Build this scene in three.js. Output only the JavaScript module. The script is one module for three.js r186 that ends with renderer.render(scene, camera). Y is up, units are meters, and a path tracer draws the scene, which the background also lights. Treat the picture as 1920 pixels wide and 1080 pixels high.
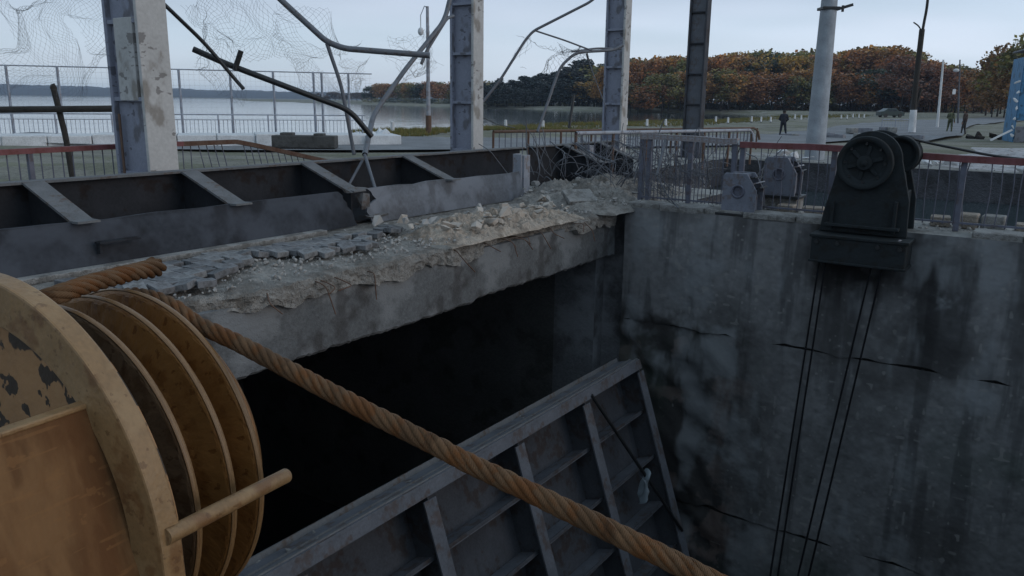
import * as THREE from 'three';
import { mergeGeometries, mergeVertices } from 'three/addons/utils/BufferGeometryUtils.js';
import { RoundedBoxGeometry } from 'three/addons/geometries/RoundedBoxGeometry.js';
import { ConvexGeometry } from 'three/addons/geometries/ConvexGeometry.js';
import { MarchingCubes } from 'three/addons/objects/MarchingCubes.js';

// ------------------------------------------------------------------ camera, sky, light, exposure
const scene = new THREE.Scene();
const EYE = 1.95, F = 1500, PITCH = Math.atan(350 / F), ROLL = 0.013;
const camera = new THREE.PerspectiveCamera(2 * Math.atan(540 / F) * 180 / Math.PI, 16 / 9, 0.05, 9000);
camera.position.set(0, EYE, 0);
camera.rotation.set(-PITCH, 0, ROLL, 'YXZ');
const renderer = new THREE.WebGLRenderer({ antialias: true });
renderer.toneMapping = THREE.LinearToneMapping;
renderer.toneMappingExposure = 1.0;
renderer.shadowMap.enabled = true;

// seeded random numbers and periodic value noise
function rng(seed) { let s = seed >>> 0; return () => { s = (s + 0x6D2B79F5) >>> 0; let t = s; t = Math.imul(t ^ (t >>> 15), t | 1); t ^= t + Math.imul(t ^ (t >>> 7), t | 61); return ((t ^ (t >>> 14)) >>> 0) / 4294967296; }; }
const hsh = (x, y, s) => { let h = Math.imul(x, 374761393) ^ Math.imul(y, 668265263) ^ Math.imul(s, 2147483647 - 1013); h = Math.imul(h ^ (h >>> 13), 1274126177); return ((h ^ (h >>> 16)) >>> 0) / 4294967296; };
const md = (a, n) => ((a % n) + n) % n;
function vnoise(x, y, px, py, s) {
  const ix = Math.floor(x), iy = Math.floor(y); let fx = x - ix, fy = y - iy; fx = fx * fx * (3 - 2 * fx); fy = fy * fy * (3 - 2 * fy);
  const x0 = md(ix, px), x1 = md(ix + 1, px), y0 = md(iy, py), y1 = md(iy + 1, py);
  const a = hsh(x0, y0, s), b = hsh(x1, y0, s), c = hsh(x0, y1, s), d = hsh(x1, y1, s);
  return a + (b - a) * fx + (c - a) * fy + (a - b - c + d) * fx * fy;
}
function fbm(u, v, fx, fy, oct, s) { let t = 0, a = 0.5, n = 0; for (let i = 0; i < oct; i++) { t += a * vnoise(u * fx, v * fy, fx, fy, s + i * 17); n += a; a *= 0.55; fx *= 2; fy *= 2; } return t / n; }
const sm = (a, b, x) => { const t = Math.min(1, Math.max(0, (x - a) / (b - a))); return t * t * (3 - 2 * t); };
const N1 = (x, y, s = 1) => vnoise(x, y, 4096, 4096, s) * 2 - 1;

// overcast evening sky, pale blue with faint long cloud streaks
{
  const W = 1024, H = 512, d = new Float32Array(W * H * 4);
  const stops = [[0, [0.65, 0.735, 0.82]], [0.05, [0.625, 0.73, 0.84]], [0.16, [0.515, 0.64, 0.81]], [0.45, [0.43, 0.575, 0.73]], [1, [0.42, 0.55, 0.685]]];
  for (let r = 0; r < H; r++) for (let c = 0; c < W; c++) {
    const up = Math.sin(((r + 0.5) / H - 0.5) * Math.PI), u = c / W, i = (r * W + c) * 4, y = Math.abs(up);
    let k = 0; while (k < stops.length - 2 && y > stops[k + 1][0]) k++;
    const t = Math.min(1, (y - stops[k][0]) / (stops[k + 1][0] - stops[k][0]));
    const side = 1 + 0.14 * Math.cos((u - 0.5) * 2 * Math.PI), n = fbm(u, r / H, 8, 48, 5, 3) - 0.5, n2 = 0.5 * (fbm(u, r / H, 5, 20, 4, 9) - 0.5) + 0.7 * (fbm(u, r / H, 22, 90, 4, 19) - 0.5), g = side * (1 + 0.36 * n + 0.36 * n2);
    for (let q = 0; q < 3; q++) d[i + q] = (stops[k][1][q] * (1 - t) + stops[k + 1][1][q] * t) * g * (1 + (q === 0 ? 0.16 * n2 : 0)) * (up < 0 ? 0.25 : 1);
    d[i + 3] = 1;
  }
  const sky = new THREE.DataTexture(d, W, H, THREE.RGBAFormat, THREE.FloatType);
  sky.mapping = THREE.EquirectangularReflectionMapping; sky.magFilter = THREE.LinearFilter; sky.needsUpdate = true;
  scene.background = sky; scene.environment = sky;
}
const sun = new THREE.DirectionalLight(0xffeedd, 0.75);
sun.position.set(90, 24, 34); sun.castShadow = true; sun.shadow.radius = 60;
Object.assign(sun.shadow.camera, { left: -70, right: 70, top: 70, bottom: -70, near: 1, far: 320 }); sun.shadow.mapSize.set(2048, 2048);
scene.add(sun);
scene.fog = new THREE.FogExp2(0xb4c4dc, 0.00014);

// ------------------------------------------------------------------ placing
// "pit frame": a runs along the concrete wall of the pit, b along the broken deck towards the camera, corner at O
const TH = Math.atan2(0.563, 0.827), O = new THREE.Vector3(2.05, 0, -15.49);
const U = new THREE.Vector3(Math.cos(TH), 0, Math.sin(TH)), Wv = new THREE.Vector3(-Math.sin(TH), 0, Math.cos(TH));
const wor = (a, y, b) => new THREE.Vector3(O.x + a * U.x + b * Wv.x, y, O.z + a * U.z + b * Wv.z);
const loc = (p) => { const d = p.clone().sub(O); return [d.dot(U), p.y, d.dot(Wv)]; };
const rayOf = (px, py) => new THREE.Vector3((px - 960) / F, (540 - py) / F, -1).applyEuler(camera.rotation);
const D = (px, py, dist) => { const r = rayOf(px, py); return r.multiplyScalar(dist / -r.z).add(camera.position); };
const Gr = (px, py, h = 0) => { const r = rayOf(px, py); return r.multiplyScalar((h - EYE) / r.y).add(camera.position); };
const V = (x, y, z) => new THREE.Vector3(x, y, z);

// ------------------------------------------------------------------ textures and materials
const toS = (x) => { x = Math.min(1, Math.max(0, x)); return Math.round(255 * (x <= 0.0031308 ? x * 12.92 : 1.055 * Math.pow(x, 1 / 2.4) - 0.055)); };
function tex(w, h, fn, srgb = true) {
  const d = new Uint8Array(w * h * 4);
  for (let y = 0; y < h; y++) for (let x = 0; x < w; x++) { const c = fn(x / w, y / h), i = (y * w + x) * 4; for (let q = 0; q < 3; q++) { const v = typeof c === 'number' ? c : c[q]; d[i + q] = srgb ? toS(v) : Math.round(255 * Math.min(1, Math.max(0, v))); } d[i + 3] = 255; }
  const t = new THREE.DataTexture(d, w, h, THREE.RGBAFormat, THREE.UnsignedByteType);
  t.wrapS = t.wrapT = THREE.RepeatWrapping; t.magFilter = THREE.LinearFilter; t.minFilter = THREE.LinearMipmapLinearFilter; t.generateMipmaps = true;
  if (srgb) t.colorSpace = THREE.SRGBColorSpace; t.needsUpdate = true; return t;
}
const mix = (a, b, t) => a.map((x, i) => x + (b[i] - x) * t);
function rep(t, metres) { const c = t.clone(); c.repeat.set(1 / metres, 1 / metres); c.needsUpdate = true; return c; }
const tConc = tex(512, 512, (u, v) => { const n = fbm(u, v, 4, 4, 6, 11), f = fbm(u, v, 64, 64, 3, 12), s = sm(0.52, 0.72, fbm(u, v, 7, 7, 5, 13)); const k = 0.42 + 0.5 * n + 0.3 * (f - 0.5); return mix([k, k * 0.99, k * 0.96], [k * 0.5, k * 0.47, k * 0.43], s * 0.8); });
const bConc = tex(512, 512, (u, v) => 0.5 * fbm(u, v, 12, 12, 5, 14) + 0.5 * fbm(u, v, 90, 90, 2, 15), false);
const bRough = tex(512, 512, (u, v) => { const a = fbm(u, v, 22, 22, 5, 24); return 0.6 * a + 0.4 * Math.abs(fbm(u, v, 48, 48, 3, 25) - 0.5) * 2; }, false);
const tSteel = tex(512, 512, (u, v) => { const n = fbm(u, v, 5, 5, 6, 21), r = sm(0.55, 0.75, fbm(u, v, 9, 9, 6, 22)), f = fbm(u, v, 70, 70, 2, 23); const k = 0.6 + 0.45 * n + 0.25 * (f - 0.5); return mix([k, k, k * 1.02], [k * 0.75, k * 0.52, k * 0.4], r * 0.75); });
const bSteel = tex(256, 256, (u, v) => fbm(u, v, 10, 10, 6, 26), false);
const tPaint = tex(1024, 1024, (u, v) => { const n = fbm(u, v, 4, 4, 6, 31), f = fbm(u, v, 60, 60, 3, 32), o = sm(0.56, 0.6, fbm(u, v, 9, 9, 5, 33)), p = sm(0.66, 0.69, fbm(u, v, 26, 26, 4, 34)); const k = 0.72 + 0.35 * n + 0.18 * (f - 0.5); let c = [k, k * 0.98, k * 0.95]; c = mix(c, [k * 0.62, k * 0.5, k * 0.36], sm(0.5, 0.7, fbm(u, v, 6, 12, 5, 35)) * 0.7); c = mix(c, [0.42, 0.3, 0.2], p * 0.7); return c; });
const tSpot = tex(1024, 1024, (u, v) => { const n = fbm(u, v, 5, 5, 6, 31), f = fbm(u, v, 60, 60, 3, 32), o = sm(0.555, 0.585, fbm(u, v, 7, 5, 5, 37)), p = sm(0.61, 0.64, fbm(u, v, 22, 18, 4, 34)); const k = 0.75 + 0.35 * n + 0.18 * (f - 0.5); let c = [k, k * 0.97, k * 0.92]; c = mix(c, [0.04, 0.042, 0.045], Math.max(o, p) * 0.95); return c; });
const tPeel = tex(512, 512, (u, v) => { const n = fbm(u, v, 4, 4, 5, 41), pn = fbm(u, v, 10, 16, 5, 42), f = fbm(u, v, 60, 60, 2, 43); let k = 0.72 + 0.3 * n + 0.15 * (f - 0.5); let c = [k, k, k * 1.03]; c = mix(c, [0.3, 0.25, 0.2], sm(0.58, 0.7, fbm(u, v, 5, 3, 5, 44)) * 0.65); c = mix(c, [0.3, 0.28, 0.28], sm(0.70, 0.74, pn) * 0.8); return c; });
const tGround = tex(1024, 1024, (u, v) => { const n = fbm(u, v, 6, 6, 6, 51), f = fbm(u, v, 120, 120, 3, 52), g = sm(0.48, 0.62, fbm(u, v, 5, 5, 6, 53)); const k = 0.4 + 0.55 * n + 0.45 * (f - 0.5); return mix([k, k * 0.98, k * 0.94], [k * 0.62, k * 0.66, k * 0.42], g * 0.5); });
const tSmear = tex(512, 512, (u, v) => { const n = fbm(u, v, 3, 4, 5, 91), f = fbm(u, v, 80, 80, 2, 92), w = sm(0.5, 0.72, fbm(u, v, 5, 7, 6, 93)), d = sm(0.52, 0.7, fbm(u, v, 6, 5, 5, 94)); const k = 0.42 + 0.3 * n + 0.25 * (f - 0.5); return mix(mix([k, k, k * 1.02], [1, 1, 1.02], w * 0.75), [0.2, 0.17, 0.16], d * 0.6); });
const tRim = tex(1024, 1024, (u, v) => { const n = fbm(u, v, 4, 4, 6, 131), f = fbm(u, v, 90, 90, 2, 132), pale = sm(0.53, 0.66, fbm(u, v, 6, 6, 6, 133)), chip = sm(0.68, 0.72, fbm(u, v, 34, 34, 4, 134)), rust = sm(0.56, 0.7, fbm(u, v, 8, 8, 6, 135)); const k = 0.72 + 0.35 * (n - 0.5) + 0.2 * (f - 0.5); let c = mix([k, k, k], [0.95, 1.05, 1.2], pale * 0.5); c = mix(c, [0.4, 0.27, 0.17], rust * 0.6); return mix(c, [0.3, 0.22, 0.16], chip * 0.55); });
const tCoat = tex(512, 512, (u, v) => { const n = fbm(u, v, 5, 3, 6, 95), f = fbm(u, v, 70, 30, 3, 96), w = sm(0.55, 0.75, fbm(u, v, 14, 5, 5, 97)), p = sm(0.7, 0.73, fbm(u, v, 30, 30, 4, 98)); const k = 0.8 + 0.25 * (n - 0.5) + 0.16 * (f - 0.5); const ru = sm(0.55, 0.7, fbm(u, v, 9, 2, 6, 99)), sc = sm(0.72, 0.75, fbm(u, v, 6, 80, 3, 90)); let c = mix([k, k, k], [k * 0.62, k * 0.56, k * 0.5], w * 0.8); c = mix(c, [0.42, 0.3, 0.2], ru * 0.45); c = mix(c, [0.95, 0.9, 0.82], Math.max(p, sc) * 0.45); return c; });
const tAsph = tex(512, 512, (u, v) => { const n = fbm(u, v, 4, 4, 6, 55), f = fbm(u, v, 120, 120, 2, 56), k = 0.5 + 0.5 * n + 0.3 * (f - 0.5); return [k, k, k * 0.99]; });
const bGrav = tex(512, 512, (u, v) => fbm(u, v, 60, 60, 4, 57), false);
const bWater = tex(512, 512, (u, v) => fbm(u, v, 20, 9, 5, 58), false);
const tRope = tex(256, 256, (u, v) => { const n = fbm(u, v, 6, 6, 5, 61), r = sm(0.5, 0.7, fbm(u, v, 12, 12, 4, 62)); const k = 0.45 + 0.7 * n; const g = sm(0.5, 0.68, fbm(u, v, 9, 3, 5, 63)); return mix(mix([k, k * 0.92, k * 0.84], [k * 1.05, k * 0.72, k * 0.45], r), [0.2, 0.17, 0.14], g * 0.75); });
const bWire = tex(64, 64, (u, v) => 0.5 + 0.5 * Math.sin(2 * Math.PI * (u * 3 + v * 5)), false);
// the pit wall's own stains, 14 m wide and 9 m tall; u from the corner, v from the foot up
const tWall = tex(1536, 1024, (u, v) => {
  const a = u * 14, y = (v - 1) * 9, U2 = u, n = fbm(u, v, 9, 6, 6, 71), f = fbm(u, v, 150, 96, 3, 72), st = fbm(u, v, 60, 4, 5, 73), bl = fbm(u, v, 14, 9, 5, 74), mm = fbm(u, v, 30, 20, 5, 75);
  let k = 0.62 + 0.5 * (n - 0.5) + 0.35 * (f - 0.5); let c = [k, k * 1.0, k * 1.02];
  c = mix(c, [0.2, 0.2, 0.21], sm(0.52, 0.72, st) * 0.6);                       // damp runs
  c = mix(c, [0.2, 0.19, 0.185], sm(0.5, 0.72, bl) * 0.55);                                       // dark blotches
  const oil = sm(3.5, 3.9, a + 0.35 * (mm - 0.5)) * (1 - sm(5.3, 5.8, a + 0.5 * (mm - 0.5))) * sm(-1.7, -0.6, y + 0.9 * (st - 0.5));
  c = mix(c, [0.07, 0.065, 0.065], oil * (0.5 + 0.5 * sm(0.35, 0.6, mm)));                       // oil below the hoist
  const run = sm(5.25, 5.45, a + 0.3 * (mm - 0.5)) * (1 - sm(6.0, 6.3, a + 0.3 * (mm - 0.5))) * sm(-2.5, -1.9, y + 0.5 * (mm - 0.5)) * (1 - sm(-0.4, -0.1, y));
  c = mix(c, [0.06, 0.06, 0.062], run * 0.62);
  const white = sm(0.52, 0.68, mm) * sm(5.5, 5.7, a) * (1 - sm(5.9, 6.1, a)) * sm(-1.25, -1.1, y) * (1 - sm(-0.75, -0.55, y));
  c = mix(c, [0.9, 0.95, 1.0], white * 0.8);
  const ruin = sm(-1.9, -2.3, y + 1.2 * (mm - 0.5)) * (1 - sm(2.0, 3.6, a + 2.0 * (bl - 0.5)));
  c = mix(c, mix([0.1, 0.09, 0.085], [0.42, 0.31, 0.27], sm(0.55, 0.66, mm)), ruin * 0.85);       // crumbled, reddish mortar
  c = mix(c, [0.2, 0.26, 0.22], sm(0.5, 0.75, fbm(u, v, 7, 5, 5, 77)) * sm(-1.6, -3.4, y) * 0.6); // algae in the wetting zone
  const chip = sm(0.80, 0.82, fbm(u, v, 80, 52, 3, 78)); c = mix(c, [0.8, 0.79, 0.77], chip * (1 - oil) * (1 - run) * 0.12 * sm(0.4, 0.6, bl)); const pale = sm(0.5, 0.66, fbm(u, v, 24, 4, 5, 82)) * sm(0.38, 0.62, fbm(u, v, 18, 14, 5, 84)); c = mix(c, [0.9, 0.95, 1.0], pale * 0.62); const fleck = sm(0.83, 0.9, vnoise(u * 170, v * 110, 170, 110, 83)) * sm(0.4, 0.6, fbm(u, v, 9, 7, 4, 85)) * (1 - oil) * (1 - run); c = mix(c, [0.95, 0.93, 0.9], fleck * 0.6);
  return c;
});
const bWall = tex(1024, 1024, (u, v) => 0.45 * fbm(u, v, 40, 26, 6, 79) + 0.25 * fbm(u, v, 150, 100, 2, 80) + 0.3 * sm(0.45, 0.7, fbm(u, v, 16, 10, 5, 81)), false);
tWall.wrapS = tWall.wrapT = THREE.ClampToEdgeWrapping;

function mat(color, o = {}) { const { lin, ...r } = o; const m = r.specularIntensity === undefined ? new THREE.MeshStandardMaterial({ roughness: 0.85, metalness: 0, ...r }) : new THREE.MeshPhysicalMaterial({ roughness: 0.85, metalness: 0, ...r }); m.color.setRGB(...color); return m; }
const M = {
  conc: mat([0.30, 0.295, 0.28], { map: rep(tConc, 2.5), bumpMap: rep(bConc, 1.2), bumpScale: 0.012 }),
  rubble: mat([0.52, 0.44, 0.37], { map: rep(tConc, 1.7), bumpMap: rep(bRough, 0.8), bumpScale: 0.04 }),
  rough: mat([0.38, 0.355, 0.33], { map: rep(tConc, 1.9), bumpMap: rep(bRough, 0.7), bumpScale: 0.05 }),
  beam: mat([0.20, 0.205, 0.205], { map: rep(tSmear, 2.3), bumpMap: rep(bRough, 0.9), bumpScale: 0.012, roughness: 0.95, specularIntensity: 0.4 }),
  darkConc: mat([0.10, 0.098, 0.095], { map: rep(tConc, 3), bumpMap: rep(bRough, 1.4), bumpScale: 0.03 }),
  wall: mat([0.25, 0.246, 0.242], { map: tWall, bumpMap: bWall, bumpScale: 0.03, roughness: 0.92, specularIntensity: 0.4 }),
  endWall: mat([0.23, 0.235, 0.24], { map: rep(tSmear, 3.1), bumpMap: rep(bRough, 1.1), bumpScale: 0.02, roughness: 0.95, specularIntensity: 0.4 }),
  pier: mat([0.40, 0.39, 0.38], { map: rep(tConc, 1.3), bumpMap: rep(bRough, 0.7), bumpScale: 0.04 }),
  brick: [0, 1, 2].map((i) => mat([[0.25, 0.25, 0.265], [0.31, 0.31, 0.32], [0.19, 0.192, 0.205]][i], { map: rep(tConc, 0.6), bumpMap: rep(bConc, 0.4), bumpScale: 0.004 })),
  girder: mat([0.034, 0.035, 0.039], { map: rep(tSteel, 1.6), bumpMap: rep(bSteel, 0.7), bumpScale: 0.006, roughness: 0.95, specularIntensity: 0.25 }),  // sooty trough steel, with the shade of the interior also put into its colour
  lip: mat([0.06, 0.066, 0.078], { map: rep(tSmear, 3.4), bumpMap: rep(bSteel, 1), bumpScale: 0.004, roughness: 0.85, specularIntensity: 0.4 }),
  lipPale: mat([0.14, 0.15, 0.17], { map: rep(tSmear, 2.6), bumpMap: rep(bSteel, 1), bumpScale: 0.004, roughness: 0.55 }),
  flange: mat([0.15, 0.15, 0.15], { map: rep(tSteel, 0.9), bumpMap: rep(bSteel, 0.5), bumpScale: 0.004, roughness: 0.85, specularIntensity: 0.5 }),
  gate: mat([0.13, 0.134, 0.148], { map: rep(tSteel, 1.3), bumpMap: rep(bSteel, 0.6), bumpScale: 0.005, roughness: 0.8, specularIntensity: 0.5 }),
  gateDark: mat([0.075, 0.077, 0.085], { map: rep(tSteel, 1.5), bumpMap: rep(bSteel, 0.6), bumpScale: 0.008, roughness: 0.9, specularIntensity: 0.4 }),  // same steel as gate, darkened to paint in the shade of the cells
  column: mat([0.26, 0.27, 0.32], { map: rep(tPeel, 1.6), bumpMap: rep(bSteel, 0.5), bumpScale: 0.006 }),
  flangeCol: mat([0.50, 0.485, 0.455], { map: rep(tPeel, 1.9), bumpMap: rep(bSteel, 0.5), bumpScale: 0.006 }),
  paint: mat([0.21, 0.105, 0.042], { map: rep(tCoat, 0.9), bumpMap: rep(bSteel, 0.35), bumpScale: 0.003, roughness: 0.8, specularIntensity: 0.5 }),
  paintSpot: mat([0.31, 0.165, 0.07], { map: rep(tSpot, 1.0), bumpMap: rep(bSteel, 0.3), bumpScale: 0.003, roughness: 0.6 }),
  rimPaint: mat([0.31, 0.178, 0.075], { map: rep(tRim, 0.7), bumpMap: rep(bSteel, 0.3), bumpScale: 0.003, roughness: 0.55 }),
  sheave: mat([0.22, 0.102, 0.03], { map: rep(tPaint, 0.45), bumpMap: rep(bSteel, 0.3), bumpScale: 0.004, roughness: 0.45, metalness: 0.25 }),
  wornRim: mat([0.21, 0.12, 0.05], { map: rep(tPaint, 0.25), roughness: 0.5 }),
  grease: mat([0.12, 0.075, 0.042], { map: rep(tPaint, 0.35), bumpMap: rep(bSteel, 0.3), bumpScale: 0.004, roughness: 0.55 }),
  pipeGrey: mat([0.13, 0.138, 0.155], { map: rep(tSteel, 0.7), roughness: 0.5 }),
  chunk2: mat([0.66, 0.65, 0.66], { map: rep(tAsph, 3) }), chunk: mat([0.46, 0.40, 0.345], { map: rep(tAsph, 3) }), chunkGrey: mat([0.34, 0.325, 0.31], { map: rep(tAsph, 3) }),
  rope: mat([0.17, 0.102, 0.056], { map: rep(tRope, 0.5), bumpMap: rep(bWire, 0.02), bumpScale: 0.0012, roughness: 0.75, metalness: 0.3, specularIntensity: 0.5 }),
  red: mat([0.20, 0.062, 0.064], { map: rep(tSteel, 0.8), bumpMap: rep(bSteel, 0.4), bumpScale: 0.004, roughness: 0.65 }),
  rust: mat([0.13, 0.075, 0.05], { map: rep(tSteel, 0.8), bumpMap: rep(bSteel, 0.4), bumpScale: 0.006 }),
  pipe: mat([0.10, 0.105, 0.12], { map: rep(tSteel, 0.7), roughness: 0.55 }),
  pale: mat([0.32, 0.33, 0.36], { map: rep(tSteel, 0.8), roughness: 0.6 }),
  bar: mat([0.12, 0.125, 0.16], { map: rep(tSteel, 0.6), roughness: 0.65 }),
  black: mat([0.012, 0.013, 0.014], { map: rep(tSteel, 0.9), bumpMap: rep(bSteel, 0.4), bumpScale: 0.005, roughness: 0.5 }),
  hoistRope: mat([0.008, 0.008, 0.009], { roughness: 0.95, specularIntensity: 0.1 }),
  hoist: mat([0.018, 0.023, 0.025], { map: rep(tSteel, 0.9), bumpMap: rep(bSteel, 0.4), bumpScale: 0.005, roughness: 0.7, specularIntensity: 0.5 }),
  bearing: mat([0.17, 0.18, 0.215], { map: rep(tSteel, 0.7), bumpMap: rep(bSteel, 0.3), bumpScale: 0.003, roughness: 0.55 }),
  white: mat([0.80, 0.80, 0.81], { map: rep(tAsph, 2.2), bumpMap: rep(bRough, 0.8), bumpScale: 0.02 }),
  galv: mat([0.30, 0.33, 0.38], { map: rep(tSteel, 1), roughness: 0.6 }),
  ground: mat([0.30, 0.29, 0.25], { map: rep(tGround, 9), bumpMap: rep(bGrav, 3), bumpScale: 0.05, roughness: 0.95, specularIntensity: 0.4 }),
  road: mat([0.25, 0.25, 0.26], { map: rep(tAsph, 6), bumpMap: rep(bGrav, 3), bumpScale: 0.02, roughness: 0.95, specularIntensity: 0.4 }),
  deck: mat([0.36, 0.355, 0.345], { map: rep(tConc, 5), bumpMap: rep(bGrav, 3), bumpScale: 0.04, roughness: 0.95, specularIntensity: 0.4 }),
  water: mat([0.03, 0.045, 0.05], { roughness: 0.07, bumpMap: rep(bWater, 30), bumpScale: 0.025 }),
  bark: mat([0.05, 0.042, 0.036], { map: rep(tConc, 1), bumpMap: rep(bRough, 0.6), bumpScale: 0.03 }),
  blue: mat([0.06, 0.21, 0.37], { map: rep(tPeel, 1.5), roughness: 0.55 }),
  concPole: mat([0.36, 0.385, 0.42], { map: rep(tAsph, 1.4), bumpMap: rep(bConc, 0.6), bumpScale: 0.004 }),
  grey: mat([0.26, 0.26, 0.29], { map: rep(tConc, 1.5) }),
};
// ------------------------------------------------------------------ geometry helpers
function uvBox(g) { // uv in metres, from the axis that a face looks along
  const n = g.index ? g.toNonIndexed() : g; const p = n.attributes.position, uv = new Float32Array(p.count * 2);
  if (!n.attributes.normal) n.computeVertexNormals();
  const A = V(), B = V(), C = V(), q = V();
  for (let i = 0; i < p.count; i += 3) {
    A.fromBufferAttribute(p, i); B.fromBufferAttribute(p, i + 1); C.fromBufferAttribute(p, i + 2); q.copy(B).sub(A).cross(C.clone().sub(A));
    const ax = Math.abs(q.x), ay = Math.abs(q.y), az = Math.abs(q.z);
    [A, B, C].forEach((P, k) => { uv[(i + k) * 2] = ax > ay && ax > az ? P.z : P.x; uv[(i + k) * 2 + 1] = ay >= ax && ay >= az ? P.z : P.y; });
  }
  n.setAttribute('uv', new THREE.BufferAttribute(uv, 2)); for (const k of Object.keys(n.attributes)) if (!['position', 'normal', 'uv'].includes(k)) n.deleteAttribute(k); return n;
}
const merge = (list) => mergeGeometries(list.map((g) => { const n = g.index ? g.toNonIndexed() : g; for (const k of Object.keys(n.attributes)) if (!['position', 'normal', 'uv'].includes(k)) n.deleteAttribute(k); return n; }));
const bx = (w, h, d, x = 0, y = 0, z = 0, r = 0) => uvBox((r ? new RoundedBoxGeometry(w, h, d, 2, r) : new THREE.BoxGeometry(w, h, d)).translate(x, y, z));
function cyl(p, q, r0, r1 = r0, seg = 10) { const d = q.clone().sub(p), L = d.length(); const g = new THREE.CylinderGeometry(r1, r0, L, seg); const uv = g.attributes.uv; for (let i = 0; i < uv.count; i++) uv.setXY(i, uv.getX(i) * 6.28 * r0, uv.getY(i) * L); g.applyQuaternion(new THREE.Quaternion().setFromUnitVectors(V(0, 1, 0), d.normalize())); return g.translate((p.x + q.x) / 2, (p.y + q.y) / 2, (p.z + q.z) / 2).toNonIndexed(); }
function bar(p, q, w, h) { const d = q.clone().sub(p), L = d.length(); const g = uvBox(new THREE.BoxGeometry(w, h, L)); const m = new THREE.Matrix4().lookAt(q, p, Math.abs(d.y) / L > 0.95 ? V(1, 0, 0) : V(0, 1, 0)); g.applyMatrix4(m); return g.translate((p.x + q.x) / 2, (p.y + q.y) / 2, (p.z + q.z) / 2); }
function poly(pts, r, seg = 8, smooth = 0.18) { // a pipe that runs through points with short bends
  if (pts.length === 2) return cyl(pts[0], pts[1], r, r, seg);
  const c = new THREE.CurvePath(); let from = pts[0];
  for (let i = 1; i < pts.length - 1; i++) { const d1 = pts[i].distanceTo(pts[i - 1]), d2 = pts[i].distanceTo(pts[i + 1]), k = Math.min(smooth, d1 * 0.4, d2 * 0.4); const s = pts[i].clone().lerp(pts[i - 1], k / d1), e = pts[i].clone().lerp(pts[i + 1], k / d2); c.add(new THREE.LineCurve3(from, s)); c.add(new THREE.QuadraticBezierCurve3(s, pts[i], e)); from = e; }
  c.add(new THREE.LineCurve3(from, pts[pts.length - 1]));
  const g = new THREE.TubeGeometry(c, pts.length * 14, r, seg); const L = c.getLength(), uv = g.attributes.uv; for (let i = 0; i < uv.count; i++) uv.setXY(i, uv.getX(i) * L, uv.getY(i) * 6.28 * r); return g.toNonIndexed();
}
function extr(pts, depth, bevel = 0) { const s = new THREE.Shape(pts.map((p) => new THREE.Vector2(p[0], p[1]))); return uvBox(new THREE.ExtrudeGeometry(s, { depth, bevelEnabled: bevel > 0, bevelSize: bevel, bevelThickness: bevel, bevelSegments: 1, curveSegments: 24 })); }
// shape in the a,y plane swept along b, or in the b,y plane swept along a
const sweepB = (pts, b0, b1) => extr(pts, b1 - b0).translate(0, 0, b0);
function sweepA(pts, a0, a1) { const g = extr(pts, a1 - a0); g.rotateY(-Math.PI / 2); g.translate(a1, 0, 0); return uvBox(g); } // pts are (b, y)
// ------------------------------------------------------------------ things and parts
const used = {};
function numbered(n) { const k = used[n] = (used[n] ?? -1) + 1; return k ? `${n}_${String(k).padStart(3, '0')}` : n; }
function tag(o, label, category, group) { o.userData.label = label; o.userData.category = category; if (group) o.userData.group = group; return o; }
const shad = (o) => { o.traverse((m) => { if (m.isMesh) { m.castShadow = m.receiveShadow = true; } }); return o; };
function obj(name, geos, material, parent = scene) { const m = new THREE.Mesh(Array.isArray(geos) ? (geos.length > 1 ? merge(geos) : geos[0]) : geos, material); m.name = parent === scene ? numbered(name) : name; parent.add(m); return shad(m); }
function thing(name, label, category, pos = V(0, 0, 0), turn = 0, group) { const o = new THREE.Group(); o.name = numbered(name); o.position.copy(pos); o.rotation.y = turn; scene.add(o); return tag(o, label, category, group); }
const pit = (name, label, category, a = 0, y = 0, b = 0, group) => thing(name, label, category, wor(a, y, b), -TH, group);
function struct(name, geos, m, inPit = false) { const o = obj(name, geos, m); o.userData.kind = 'structure'; if (inPit) { o.position.copy(O); o.rotation.y = -TH; } return o; }
function copyOf(src, pos, label, turn = src.rotation.y) { const c = src.clone(); c.userData = { ...src.userData }; c.name = numbered(src.name.replace(/_\d{3}$/, '')); c.position.copy(pos); c.rotation.y = turn; if (label) c.userData.label = label; scene.add(c); return c; }
function lump(r, size, n = 13) { const pts = []; for (let i = 0; i < n; i++) { const v = V(r() * 2 - 1, r() * 2 - 1, r() * 2 - 1); v.normalize().multiplyScalar(0.75 + 0.5 * r()); pts.push(v.multiply(V(size[0], size[1], size[2]))); } return uvBox(new ConvexGeometry(pts)); }

// ================================================================== THE GROUND, THE LAKE, FAR LAND
const lake = [[-2600, -32], [-60, -37], [-22, -40], [-12, -45], [-8, -54], [8, -79], [21, -101], [38, -124], [58, -153], [76, -196], [70, -236], [40, -266], [0, -310], [-40, -380], [-75, -470], [-130, -560], [-240, -760], [-500, -1500], [-900, -2300], [-2600, -2300]];
function lakeDist(x, z) { // negative inside
  let inside = false, best = 1e9;
  for (let i = 0, j = lake.length - 1; i < lake.length; j = i++) { const [xi, zi] = lake[i], [xj, zj] = lake[j]; if ((zi > z) !== (zj > z) && x < ((xj - xi) * (z - zi)) / (zj - zi) + xi) inside = !inside; const dx = xj - xi, dz = zj - zi, t = Math.min(1, Math.max(0, ((x - xi) * dx + (z - zi) * dz) / (dx * dx + dz * dz))); best = Math.min(best, Math.hypot(x - xi - t * dx, z - zi - t * dz)); }
  return inside ? -best : best;
}
const DECK = { a0: -8, a1: 26, b0: -20, b1: 18 };
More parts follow.
